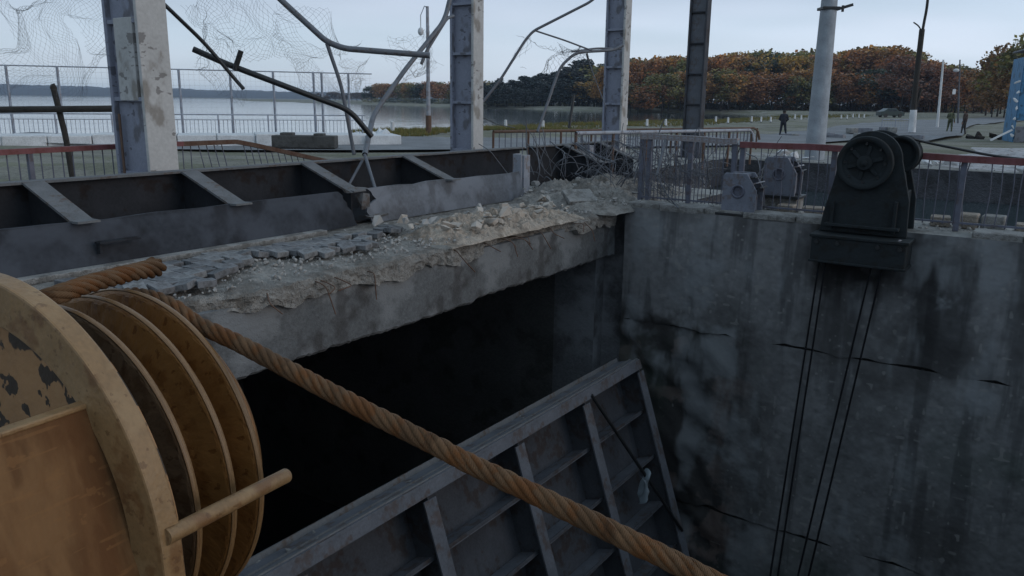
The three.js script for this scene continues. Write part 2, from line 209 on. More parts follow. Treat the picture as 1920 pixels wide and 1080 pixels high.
function groundH(x, z) {
  const d = lakeDist(x, z), far = sm(170, 260, Math.hypot(x, z));
  let h = d < 0 ? Math.max(-3.5, d * 0.6) : 0;
  if (d >= 0) h += far * Math.min(0.25, d * 0.02);
  if (d >= 0) { const [a, , b] = loc(V(x, 0, z)); const e = Math.max(DECK.a0 - a, a - DECK.a1, DECK.b0 - b, b - DECK.b1); h += Math.min(1, Math.max(0, e / 6)) * 0.18 * N1(x * 0.16, z * 0.16, 5) + 0.12 * far * N1(x * 0.05, z * 0.05, 6); }
  return h;
}
{
  const axis = (lo, hi, near, far) => { const s = new Set([lo, hi]); for (let v = -150; v <= 150; v += near) s.add(v); for (let v = 160, st = 12; v < far; v += st, st *= 1.13) { s.add(v); s.add(-v); } s.add(far); s.add(-far); return [...s].sort((p, q) => p - q); };
  const as = axis(DECK.a0, DECK.a1, 3, 4200), bs = axis(DECK.b0, DECK.b1, 3, 4200);
  const pos = [], uv = [], idx = [], nb = bs.length;
  for (const a of as) for (const b of bs) { const p = wor(a, 0, b); let h = groundH(p.x, p.z); if (a >= DECK.a0 && a <= DECK.a1 && b >= DECK.b0 && b <= DECK.b1) h = 0; pos.push(p.x, h, p.z); uv.push(a, b); }
  for (let i = 0; i < as.length - 1; i++) for (let j = 0; j < nb - 1; j++) {
    const ca = (as[i] + as[i + 1]) / 2, cb = (bs[j] + bs[j + 1]) / 2; if (ca > DECK.a0 && ca < DECK.a1 && cb > DECK.b0 && cb < DECK.b1) continue;
    const k = i * nb + j; idx.push(k, k + 1, k + nb, k + 1, k + nb + 1, k + nb);
  }
  const g = new THREE.BufferGeometry(); g.setAttribute('position', new THREE.Float32BufferAttribute(pos, 3)); g.setAttribute('uv', new THREE.Float32BufferAttribute(uv, 2)); g.setIndex(idx); g.computeVertexNormals();
  struct('ground', g, M.ground);
  const ws = new THREE.Shape([[-4000, 20], [-4000, 4000], [150, 4000], [150, 20]].map((p) => new THREE.Vector2(...p)));
  const wg = new THREE.ShapeGeometry(ws); wg.rotateX(-Math.PI / 2); const wu = wg.attributes.uv, wp = wg.attributes.position; for (let i = 0; i < wu.count; i++) wu.setXY(i, wp.getX(i), wp.getZ(i)); wg.translate(0, -0.95, 0);
  struct('lake_water', wg, M.water);
  // deck round the pits
  const rect = (pts) => { const h = new THREE.Path(pts.map((p) => new THREE.Vector2(p[0], -p[1]))); return h; };
  const s = new THREE.Shape([[DECK.a0, DECK.b0], [DECK.a1, DECK.b0], [DECK.a1, DECK.b1], [DECK.a0, DECK.b1]].map((p) => new THREE.Vector2(p[0], -p[1])));
  s.holes.push(rect([[-3.8, 0], [-0.45, 0], [-0.45, -0.35], [0.15, -0.35], [0.15, 0], [14, 0], [14, 12.8], [-3.8, 12.8]]));
  s.holes.push(rect([[-3.3, -15], [21, -15], [21, -1.7], [0.8, -1.7], [0.8, -4.2], [-3.3, -4.2]]));
  const dg = new THREE.ShapeGeometry(s); dg.rotateX(-Math.PI / 2); const du = dg.attributes.uv, dp = dg.attributes.position; for (let i = 0; i < du.count; i++) du.setXY(i, dp.getX(i), dp.getZ(i));
  struct('deck', dg, M.deck, true);
  // road that leaves to the right, behind the pits
  const ctr = [[-30, -44], [-6, -47], [14, -60], [34, -92], [60, -128], [98, -172], [150, -230]], rp = [], ru = [], ri = [];
  const cv = new THREE.CatmullRomCurve3(ctr.map(([x, z]) => V(x + 6, 0, z + 6)));
  for (let i = 0; i <= 60; i++) { const p = cv.getPoint(i / 60), t = cv.getTangent(i / 60), n = V(-t.z, 0, t.x); for (const k of [-3.2, 7]) { const q = p.clone().addScaledVector(n, k); rp.push(q.x, Math.max(groundH(q.x, q.z), groundH(p.x, p.z)) + 0.09, q.z); ru.push(k, i * 4); } if (i) { const a = (i - 1) * 2; ri.push(a, a + 1, a + 2, a + 1, a + 3, a + 2); } }
  const rg = new THREE.BufferGeometry(); rg.setAttribute('position', new THREE.Float32BufferAttribute(rp, 3)); rg.setAttribute('uv', new THREE.Float32BufferAttribute(ru, 2)); rg.setIndex(ri); rg.computeVertexNormals(); struct('road', rg, M.road);
  // far wooded ridge across the lake
  const hp = [], hi = [], hr = rng(4), hn = 260;
  for (let i = 0; i <= hn; i++) { const t = i / hn, x = -2700 + t * 2500, z = -2350 - 500 * Math.sin(t * 2) , top = (52 - 26 * t) * (0.85 + 0.1 * N1(t * 6, 1, 31) + 0.06 * N1(t * 40, 2, 32)) + 2.5 * hr(); hp.push(x, -2, z, x, top * 0.7, z - 60, x, top, z - 160, x, 0, z - 700); if (i) for (let k = 0; k < 3; k++) { const a = (i - 1) * 4 + k; hi.push(a, a + 4, a + 1, a + 1, a + 4, a + 5); } }
  const hg = new THREE.BufferGeometry(); hg.setAttribute('position', new THREE.Float32BufferAttribute(hp, 3)); hg.setIndex(hi); hg.computeVertexNormals(); struct('hills', hg, mat([0.045, 0.05, 0.05]));
}
// ================================================================== PITS
{
  const box = (a0, a1, y0, y1, b0, b1) => bx(a1 - a0, y1 - y0, b1 - b0, (a0 + a1) / 2, (y0 + y1) / 2, (b0 + b1) / 2);
  // wall of the pit, in three lifts, each set back a little
  const w = pit('pit_wall', 'high stained grey concrete wall of the pit below the red-topped railing', 'wall');
  const lift = (y0, y1, off, seed) => { // a grid with uneven edges, thick
    const na = 90, ny = 22, P = [], T = [], I = [];
    for (let i = 0; i <= na; i++) for (let j = 0; j <= ny; j++) { const a = 0.15 + 13.85 * i / na, t = j / ny; let y = y0 + (y1 - y0) * t; if (j === 0) y += 0.05 * N1(a * 2.3, 1, seed) + 0.03 * N1(a * 7, 2, seed); if (j === ny && y1 < 0) y -= 0.02; const ru = sm(-1.8, -2.6, y) * (1 - sm(1.5, 3.5, a)); const o = off + 0.02 * N1(a * 1.1, y * 1.1, seed) + (0.006 + 0.1 * ru) * N1(a * 4, y * 4, seed + 3) + 0.05 * ru * N1(a * 9, y * 9, seed + 5); P.push(a, y, j === 0 || (j === ny && y1 < 0) ? o - 0.012 * sm(0.15, 0.6, N1(a * 0.7, y0, seed + 9)) : o); T.push((a) / 14, 1 + y / 9); }
    for (let i = 0; i < na; i++) for (let j = 0; j < ny; j++) { const k = i * (ny + 1) + j; I.push(k, k + ny + 1, k + 1, k + 1, k + ny + 1, k + ny + 2); }
    const g = new THREE.BufferGeometry(); g.setAttribute('position', new THREE.Float32BufferAttribute(P, 3)); g.setAttribute('uv', new THREE.Float32BufferAttribute(T, 2)); g.setIndex(I); g.computeVertexNormals(); return g;
  };
  obj('wall_lift', lift(-2.2, 0, 0, 101), M.wall, w); obj('wall_lift', lift(-5.75, -2.2, -0.008, 102), M.wall, w); obj('wall_lift', lift(-9, -5.75, -0.016, 103), M.wall, w);
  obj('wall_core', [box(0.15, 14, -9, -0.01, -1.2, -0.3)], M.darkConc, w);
  obj('wall_end', [box(-0.449, 0.149, -9, -0.004, -1.6, -0.35), box(-1.4, -0.45, -9, -1.07, -1.6, 0)], M.endWall, w).userData.label = 'dark recessed slot at the corner of the pit';
  // pale coping along the top
  const r = rng(8), cop = []; for (let a = 0.2; a < 13.9;) { const L = 0.55 + 0.5 * r(); if (!(a > 3.5 && a < 5.4)) cop.push([a, L]); a += L + 0.02; }
  for (const [a, L] of cop) obj('coping_stone', bx(L, 0.1 + 0.03 * r(), 0.5 + 0.08 * r(), a + L / 2, 0.03 + 0.02 * r(), -0.3 + 0.03 * r(), 0.015), M.pier, w);
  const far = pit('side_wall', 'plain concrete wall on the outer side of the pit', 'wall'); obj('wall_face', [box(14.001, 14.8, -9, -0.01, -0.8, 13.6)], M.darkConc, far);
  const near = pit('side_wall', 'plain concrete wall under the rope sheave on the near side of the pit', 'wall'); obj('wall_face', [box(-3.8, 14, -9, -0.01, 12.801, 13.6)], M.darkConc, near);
  struct('pit_floor', box(-12, 14, -9.4, -9, -1.6, 12.8), mat([0.02, 0.022, 0.022], { roughness: 0.25 }), true);
  // gate chamber that opens under the deck
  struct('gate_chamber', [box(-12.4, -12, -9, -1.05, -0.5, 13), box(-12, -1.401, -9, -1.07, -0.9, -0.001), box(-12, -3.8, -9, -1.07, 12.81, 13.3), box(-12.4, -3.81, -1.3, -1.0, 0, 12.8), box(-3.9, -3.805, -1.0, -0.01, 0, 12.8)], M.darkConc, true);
  // second pit beyond the railing
  const p2 = pit('pit_wall', 'dark walls of the second pit seen through the railing bars', 'wall');
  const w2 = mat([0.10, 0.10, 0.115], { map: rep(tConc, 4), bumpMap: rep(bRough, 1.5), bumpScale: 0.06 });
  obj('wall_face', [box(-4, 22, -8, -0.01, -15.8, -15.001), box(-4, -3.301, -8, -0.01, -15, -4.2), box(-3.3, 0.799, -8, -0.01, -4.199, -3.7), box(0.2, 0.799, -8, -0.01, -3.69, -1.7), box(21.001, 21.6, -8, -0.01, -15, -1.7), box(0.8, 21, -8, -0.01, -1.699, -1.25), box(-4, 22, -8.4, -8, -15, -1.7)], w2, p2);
}
// ================================================================== BROKEN DECK SLAB AND BEAM
const edgeA = (b) => 0.02 + 0.05 * N1(b * 1.3, 3, 41) + 0.045 * N1(b * 4.3, 5, 42) + 0.03 * N1(b * 11, 6, 40) - 0.12 * sm(1.2, 2.4, b) * (1 - sm(4.2, 5.4, b)) - 0.12 * sm(8.2, 9, b);
{
  const t = pit('concrete_bridge', 'broken concrete deck beam with ragged edge spanning above the dark opening', 'bridge');
  const NB = 520, b0 = 0.0, b1 = 12.8;
  const surf = (prof) => { const P = [], T = [], I = []; let m = 0; for (let i = 0; i <= NB; i++) { const b = b0 + (b1 - b0) * i / NB, row = prof(b); m = row.length; let s = 0; row.forEach((q, k) => { if (k) s += Math.hypot(q[0] - row[k - 1][0], q[1] - row[k - 1][1]); P.push(q[0], q[1], b + (q[2] || 0)); T.push(b, s); }); } for (let i = 0; i < NB; i++) for (let j = 0; j < m - 1; j++) { const k = i * m + j; I.push(k, k + m, k + 1, k + 1, k + m, k + m + 1); } const g = new THREE.BufferGeometry(); g.setAttribute('position', new THREE.Float32BufferAttribute(P, 3)); g.setAttribute('uv', new THREE.Float32BufferAttribute(T, 2)); g.setIndex(I); g.computeVertexNormals(); return uvKeep(g); };
  function uvKeep(g) { const n = g.toNonIndexed(); n.computeVertexNormals(); return n; }
  const J = (b, k, amp) => amp * (0.5 * N1(b * 3.1, k * 2.7, 43) + 0.6 * N1(b * 9.3, k * 3.3, 44) + 0.8 * N1(b * 21, k * 5.1, 45));
  obj('broken_slab', surf((b) => {
    const e = edgeA(b), th = 0.30 + 0.07 * N1(b * 2.1, 8, 46) + 0.04 * N1(b * 7, 8, 39), row = [[-3.79, -0.004]];
    for (let k = 0; k < 14; k++) { const a = -2.3 + (e - 0.12 + 2.3) * k / 13, w = sm(-1.9, -0.9, a); row.push([a, -0.012 - 0.06 * w + (0.004 + 0.02 * w) * (N1(b * 5, a * 5, 47) + N1(b * 13, a * 13, 48)), 0]); }
    row.push([e - 0.03 + J(b, 1, 0.018), -0.09 + J(b, 2, 0.02)]); for (let k = 1; k <= 5; k++) row.push([e + J(b, 3 + k, 0.022), -0.09 - (th - 0.09) * k / 5 + J(b, 9 + k, 0.012)]);
    row.push([-0.12, -th - 0.02]); return row;
  }), M.rough, t);
  obj('beam_face', surf((b) => { const lo = -1.04 + 0.012 * N1(b * 1.7, 11, 49) + 0.012 * N1(b * 9, 12, 50) + 0.012 * N1(b * 23, 13, 52) + 0.05 * sm(4.6, 4.5, b), o = (y) => -0.06 + 0.012 * N1(b * 2, y * 3, 51); return [[-0.3, -0.2], [o(0), -0.22], [o(1), -0.5], [o(2), -0.75], [o(3), lo + 0.04], [-0.1, lo], [-0.8, lo + 0.02], [-3.79, -1.03]]; }), M.beam, t);
  // grey paving bricks still lying on the slab, in short broken courses
  const r = rng(77), geo = [bx(0.196, 0.075, 0.196, 0, 0, 0, 0.007), bx(0.192, 0.072, 0.19, 0, 0, 0, 0.01)], kept = [];
  for (let row = 0; row < 30; row++) for (let c = 0; c < 14; c++) {
    const b = 4.9 + row * 0.203, a = -1.72 + c * 0.203 + (row % 2) * 0.1; const lim = -0.95 + 0.42 * N1(b * 1.3, 4, 61) + 0.2 * N1(b * 4, 5, 62) + 0.25 * sm(7.5, 8.6, b); const lo = -1.5 + 0.2 * N1(b * 1.1, 9, 63);
    if (a > lim || a < lo || b > 9.9) continue; if (r() < 0.06) continue;
    const edge = a > lim - 0.22 ? 1 : 0, m = obj('paving_brick', geo[(r() * 2) | 0], M.brick[(r() * 3) | 0], t);
    m.position.set(a + (r() - 0.5) * 0.012 + edge * (r() - 0.4) * 0.06, 0.012 + r() * 0.008 + edge * 0.02 * r(), b + (r() - 0.5) * 0.01); m.rotation.set((r() - 0.5) * (0.06 + edge * 0.4), (r() - 0.5) * (0.12 + edge * 0.8), (r() - 0.5) * (0.06 + edge * 0.4)); kept.push(m);
  }
  // pale kerb strip beside the girder, and mortar bed
  obj('kerb_strip', [bx(0.16, 0.07, 6.2, -1.93, 0.02, 8.9, 0.012)], M.pier, t);
}
// rubble: a low mound of crumbled concrete on the slab, a second one at the corner, single chunks on both
function mound(name, label, a0, a1, b0, b1, h, m, seed, base = -0.03) {
  const n = 120, P = [], T = [], I = [];
  for (let i = 0; i <= n; i++) for (let j = 0; j <= n; j++) { const s = i / n, t = j / n, a = a0 + (a1 - a0) * s, b = b0 + (b1 - b0) * t; const w = Math.pow(Math.sin(Math.PI * s), 0.6) * Math.pow(Math.sin(Math.PI * t), 0.5); const y = base - 0.05 + w * (h * (0.75 + 0.35 * N1(a * 1.4, b * 1.4, seed) + 0.2 * N1(a * 4, b * 4, seed + 1)) + 0.05 + 0.06 * N1(a * 9, b * 9, seed + 2) + 0.06 * N1(a * 21, b * 21, seed + 3) + 0.03 * N1(a * 43, b * 43, seed + 6)); P.push(a + 0.03 * N1(a * 9, b * 9, seed + 4), y, b + 0.03 * N1(a * 9, b * 9, seed + 5)); T.push(a, b); }
  for (let i = 0; i < n; i++) for (let j = 0; j < n; j++) { const k = i * (n + 1) + j; I.push(k, k + 1, k + n + 1, k + 1, k + n + 2, k + n + 1); }
  const g = new THREE.BufferGeometry(); g.setAttribute('position', new THREE.Float32BufferAttribute(P, 3)); g.setAttribute('uv', new THREE.Float32BufferAttribute(T, 2)); g.setIndex(I);
  const q = g.toNonIndexed(); q.computeVertexNormals(); const o = obj(name, q, m); o.position.copy(O); o.rotation.y = -TH; o.userData.kind = 'stuff'; o.userData.label = label; o.userData.category = 'rubble'; return o;
}
mound('rubble_heap', 'pale crumbled concrete rubble heaped along the broken deck edge', -1.25, 0.02, 1.2, 5.2, 0.24, M.rubble, 201, -0.05);
mound('rubble_heap', 'grey crumbled concrete heaped at the corner of the pit', -2.6, 0.35, -3.4, 0.9, 0.42, M.rough, 211, -0.02);
mound('rubble_heap', 'whitish plaster rubble strewn along the far edge of the second pit', 3, 27, -34, -15.3, 0.4, mat([0.62, 0.6, 0.62], { map: rep(tConc, 1.7), bumpMap: rep(bRough, 0.8), bumpScale: 0.05 }), 221, 0);
{
  const r = rng(91), shapes = [0, 1, 2, 3, 4, 5].map(() => lump(r, [1, 0.65, 0.8]));
  const scatter = (n, fn, m, label, group, s0, s1) => { for (let i = 0; i < n; i++) { const [a, y, b] = fn(); const o = obj('concrete_chunk', shapes[(r() * 6) | 0], m); const s = s0 + (s1 - s0) * Math.pow(r(), 2.2); o.scale.set(s, s * (0.6 + 0.4 * r()), s); o.position.copy(wor(a, y + s * 0.2, b)); o.rotation.set((r() - 0.5) * 0.5, r() * 6.28, (r() - 0.5) * 0.5); tag(o, label, 'rubble chunk', group); } };
  scatter(70, () => { const b = 1.3 + 3.8 * r(); return [-1.15 + 1.0 * r(), 0.1, b]; }, M.chunk, 'pale concrete chunk lying on the rubble along the broken deck edge', 'chunks on the deck edge rubble', 0.04, 0.13);
  scatter(50, () => [-2.4 + 2.6 * r(), 0.2, -2.6 + 3.2 * r()], M.chunkGrey, 'grey concrete chunk on the heap at the pit corner', 'chunks on the corner heap', 0.04, 0.14);
  scatter(40, () => [0.4 + 9.5 * r(), 0.03, -0.75 - 0.8 * r()], M.chunkGrey, 'small pale stone at the foot of the red-topped railing', 'stones along the railing foot', 0.03, 0.1);
  { const pb = [0, 1, 2].map(() => bx(0.42, 0.3, 0.4, 0, 0.15, 0, 0.04)); for (let a = 2.9; a < 10.4; a += 0.34 + 0.14 * r()) { if (a > 3.4 && a < 5.3) continue; const o = obj('pale_block', pb[0], r() < 0.5 ? M.pier : M.rubble); o.scale.set(0.6 + 0.3 * r(), 0.45 + 0.4 * r(), 0.8); o.position.copy(wor(a, 0, -1.25 + 0.15 * r())); o.rotation.y = -TH + (r() - 0.5) * 0.3; tag(o, 'pale rough block in the row seen between the bars of the red-topped railing', 'block', 'pale blocks behind the railing bars'); } }
  scatter(90, () => [-2 + 22 * r(), 0.12, -15.3 - 3.5 * r() * r()], M.chunk2, 'whitish plaster lump beyond the second pit', 'plaster lumps beyond the second pit', 0.08, 0.4);
  { const big = [0, 1, 2].map(() => lump(r, [1, 0.5, 0.7], 9)); for (let i = 0; i < 26; i++) { const b = 1.0 + 4.6 * r(), o = obj('concrete_block', big[(r() * 3) | 0], i % 2 ? M.chunk : M.chunkGrey); o.scale.setScalar(0.1 + 0.14 * r() * r()); o.position.copy(wor(-1.35 + 1.15 * r(), 0.13 + 0.1 * r(), b)); o.rotation.set((r() - 0.5) * 1.2, r() * 6.28, (r() - 0.5) * 1.2); tag(o, 'angular broken concrete block among the pale rubble on the deck edge', 'rubble block', 'angular blocks on the deck edge'); } }
  for (let i = 0; i < 16; i++) { const b = 0.8 + 8.2 * r(), p = [V(-0.35, -0.14, 0), V(0.02, -0.15 + 0.04 * r(), 0.05 * (r() - 0.5)), V(0.12 + 0.1 * r(), -0.12 - 0.16 * r(), 0.25 * (r() - 0.5)), V(0.16 + 0.16 * r(), -0.2 - 0.3 * r(), 0.4 * (r() - 0.5))], o = obj('rebar', poly(p, 0.008, 5, 0.06), M.rust); o.position.copy(wor(0, 0, b)); o.rotation.y = -TH; tag(o, 'short rusty rebar end sticking out of the broken deck edge', 'rebar', 'rebar ends in the broken deck edge'); }
  // fine grit as one mass
  const gm = new THREE.InstancedMesh(shapes[0], M.chunkGrey, 5200), q = new THREE.Object3D(); gm.name = 'loose_grit';
  for (let i = 0; i < 5200; i++) { let a, b, y = 0.012; const k = r(); if (k < 0.4) { b = 0.3 + 9.2 * r(); a = -2.0 + 1.9 * r(); y = -0.03; } else if (k < 0.6) { a = -2.6 + 3 * r(); b = -4 + 4.5 * r(); y = 0.1; } else if (k < 0.72) { a = 0.3 + 10 * r(); b = -0.6 - r() * 1.0; } else { a = -8 + 30 * r(); b = r() < 0.5 ? -15.2 - 4.6 * r() : -15 + 26 * r(); if (b > -15.2 && a > -3.9) a = -7.9 + 4 * r(); } const s = 0.008 + 0.035 * Math.pow(r(), 3) + (k > 0.72 ? 0.02 * r() : 0); q.position.copy(wor(a, y, b)); q.scale.setScalar(s); q.rotation.set(r() * 3, r() * 6, r() * 3); q.updateMatrix(); gm.setMatrixAt(i, q.matrix); }
  gm.userData = { kind: 'stuff', label: 'loose concrete grit scattered over deck and slab', category: 'grit' }; gm.castShadow = gm.receiveShadow = true; scene.add(gm);
  const slab = tag(obj('concrete_slab', [bx(0.62, 0.09, 0.42, 0, 0, 0, 0.02)], M.pier), 'pale flat slab fragment tilted on the rubble at the pit corner', 'slab'); slab.position.copy(wor(-0.62, 0.17, 0.45)); slab.rotation.set(0.5, 0.35, -0.18);
}
// ================================================================== STEEL GIRDER TROUGH
{
  const mk = (name, label, b0, b1, stiff, lips, yTop, skew = 0) => {
    const t = pit(name, label, 'girder');
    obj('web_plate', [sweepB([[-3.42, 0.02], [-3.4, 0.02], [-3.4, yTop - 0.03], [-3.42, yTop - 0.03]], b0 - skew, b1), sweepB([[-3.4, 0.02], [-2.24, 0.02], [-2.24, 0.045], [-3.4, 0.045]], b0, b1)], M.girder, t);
    obj('top_flange', sweepB([[-3.5, yTop - 0.03], [-3.26, yTop - 0.03], [-3.26, yTop], [-3.5, yTop]], b0 - skew, b1), M.flange, t);
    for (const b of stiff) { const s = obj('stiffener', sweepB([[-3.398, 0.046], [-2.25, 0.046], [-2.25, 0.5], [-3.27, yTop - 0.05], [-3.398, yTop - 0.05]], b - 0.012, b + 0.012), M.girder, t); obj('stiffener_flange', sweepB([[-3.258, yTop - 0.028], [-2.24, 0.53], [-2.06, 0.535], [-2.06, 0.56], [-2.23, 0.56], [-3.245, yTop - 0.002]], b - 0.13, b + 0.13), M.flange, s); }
    for (const [p0, p1, j0, j1, seed] of lips) { // lip plate, in b,y, with torn ends where asked
      const pts = []; const tear = (b, dir, on) => { for (let k = 0; k <= 9; k++) { const y = 0.01 + 0.54 * (dir > 0 ? k : 9 - k) / 9; pts.push([b + (on ? 0.16 * N1(y * 5, 1, seed) + 0.04 * N1(y * 19, 2, seed) : 0), y]); } };
      tear(p1, 1, j1); const r = rng(seed); for (let k = 1; k < 12; k++) { const b = p1 + (p0 - p1) * k / 12; pts.push([b, 0.55 + (j0 || j1 ? 0.018 * N1(b * 2, 3, seed) : 0)]); } tear(p0, -1, j0);
      const g = sweepA(pts, -2.235, -2.2); // lean outwards at the foot
      const P = g.attributes.position; for (let i = 0; i < P.count; i++) P.setX(i, P.getX(i) + 0.14 * (0.56 - P.getY(i)) / 0.55 + 0.012 * N1(P.getZ(i) * 1.5, P.getY(i) * 2, 77)); g.computeVertexNormals();
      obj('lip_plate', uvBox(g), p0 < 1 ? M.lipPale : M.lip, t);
    }
    return t;
  };
  const g1 = mk('steel_girder', 'long dark steel trough girder with sloping stiffeners resting on the deck', 0.15, 12.7, [11.4, 9.2, 7.08, 4.9, 2.45], [[5.15, 12.7, true, false, 301], [0.2, 4.55, false, true, 305]], 0.93, 1.75);
  obj('end_post', [bx(0.2, 0.86, 0.05, -2.3, 0.46, 0.12), bx(0.05, 0.86, 0.22, -2.4, 0.46, 0.0), bx(0.05, 0.84, 0.22, -2.18, 0.45, -0.02)], M.pale, g1);
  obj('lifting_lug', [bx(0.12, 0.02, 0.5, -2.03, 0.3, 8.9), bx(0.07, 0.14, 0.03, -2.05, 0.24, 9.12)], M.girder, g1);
  obj('torn_plate', [lump(rng(5), [0.14, 0.05, 0.28], 14).translate(-2.2, 0.55, 4.9), lump(rng(6), [0.1, 0.16, 0.16], 12).translate(-2.15, 0.36, 4.75), lump(rng(9), [0.09, 0.03, 0.3], 12).translate(-2.1, 0.12, 4.55)], M.flange, g1);
  const g2 = mk('steel_girder', 'short farther length of steel girder behind the corner rubble', -6.2, -2.0, [-3.4, -5.2], [], 0.93);
  obj('end_post', [bx(0.2, 0.85, 0.06, -3.25, 0.45, -4.3), bx(0.1, 0.85, 0.2, -3.1, 0.45, -4.4)], M.pale, g2);
  // paint flakes and debris in the trough
  const r = rng(31), geo = lump(r, [0.05, 0.012, 0.035], 9); for (let i = 0; i < 16; i++) { const o = tag(obj('plaster_flake', geo, M.pier), 'pale plaster flake lying inside the steel girder', 'flake', 'flakes inside the girder'); o.position.copy(wor(-3.3 + 0.95 * r(), 0.055, 4.2 + 4.2 * r())); o.rotation.y = r() * 6; o.scale.setScalar(0.5 + r()); }
}
// ================================================================== COLUMNS
{
  const mk = (sx, sz, deep) => {
    const t = new THREE.Group(), H = 6.4, ft = 0.07;
    obj('flange', bx(ft, H, sz, sx / 2 - ft / 2, H / 2, 0, 0.012), M.flangeCol, t); obj('flange', bx(ft, H, sz, -sx / 2 + ft / 2, H / 2, 0, 0.012), M.column, t);  // the flange facing the evening glow has that light put into its colour
    obj('web', bx(sx - 2 * ft, H, sz * deep, 0, H / 2, -0.02), M.column, t);
    for (let y = 0.84; y < H; y += 1.07) obj('rib', bx(sx - 2 * ft - 0.006, 0.06, sz - 0.03, 0, y, 0, 0.008), M.column, t);
    obj('base_plate', bx(sx + 0.2, 0.06, sz + 0.2, 0, 0.03, 0, 0.01), M.rust, t);
    return t;
  };
  const spec = [[270, 12.0, 0.86, 0.46, 'pale grey ribbed column with peeling paint nearest the camera', true], [875, 18.9, 0.68, 0.38, 'grey ribbed column with rust-streaked flange behind the girder middle'], [1152, 24.9, 0.66, 0.38, 'grey ribbed column beside the bent white rail, third along the row'], [1300, 30.1, 0.68, 0.36, 'dark sooty ribbed column, farthest of the row of four']];
  spec.forEach(([px, d, sx, sz, label, near], i) => {
    const p = D(px, 230, d), t = mk(sx, sz, near ? 0.72 : 0.5); t.name = numbered('ribbed_column'); t.position.set(p.x, 0, p.z); t.rotation.y = -TH; scene.add(t); tag(t, label, 'column', 'columns of the destroyed hall');
    if (i === 3) t.traverse((m) => { if (m.isMesh) m.material = m.name === 'web' ? M.pipe : m.name === 'rib' ? M.girder : M.gateDark; });
    if (near) { const c = obj('patch_plate', bx(0.46, 1.14, 0.07, 0.04, 2.46, sz * 0.36 + 0.02, 0.01), M.flangeCol, t); obj('rust_seam', bx(0.05, 1.4, 0.02, -0.26, 1.0, sz / 2 - 0.01, 0.006), M.rust, t); }
  });
}
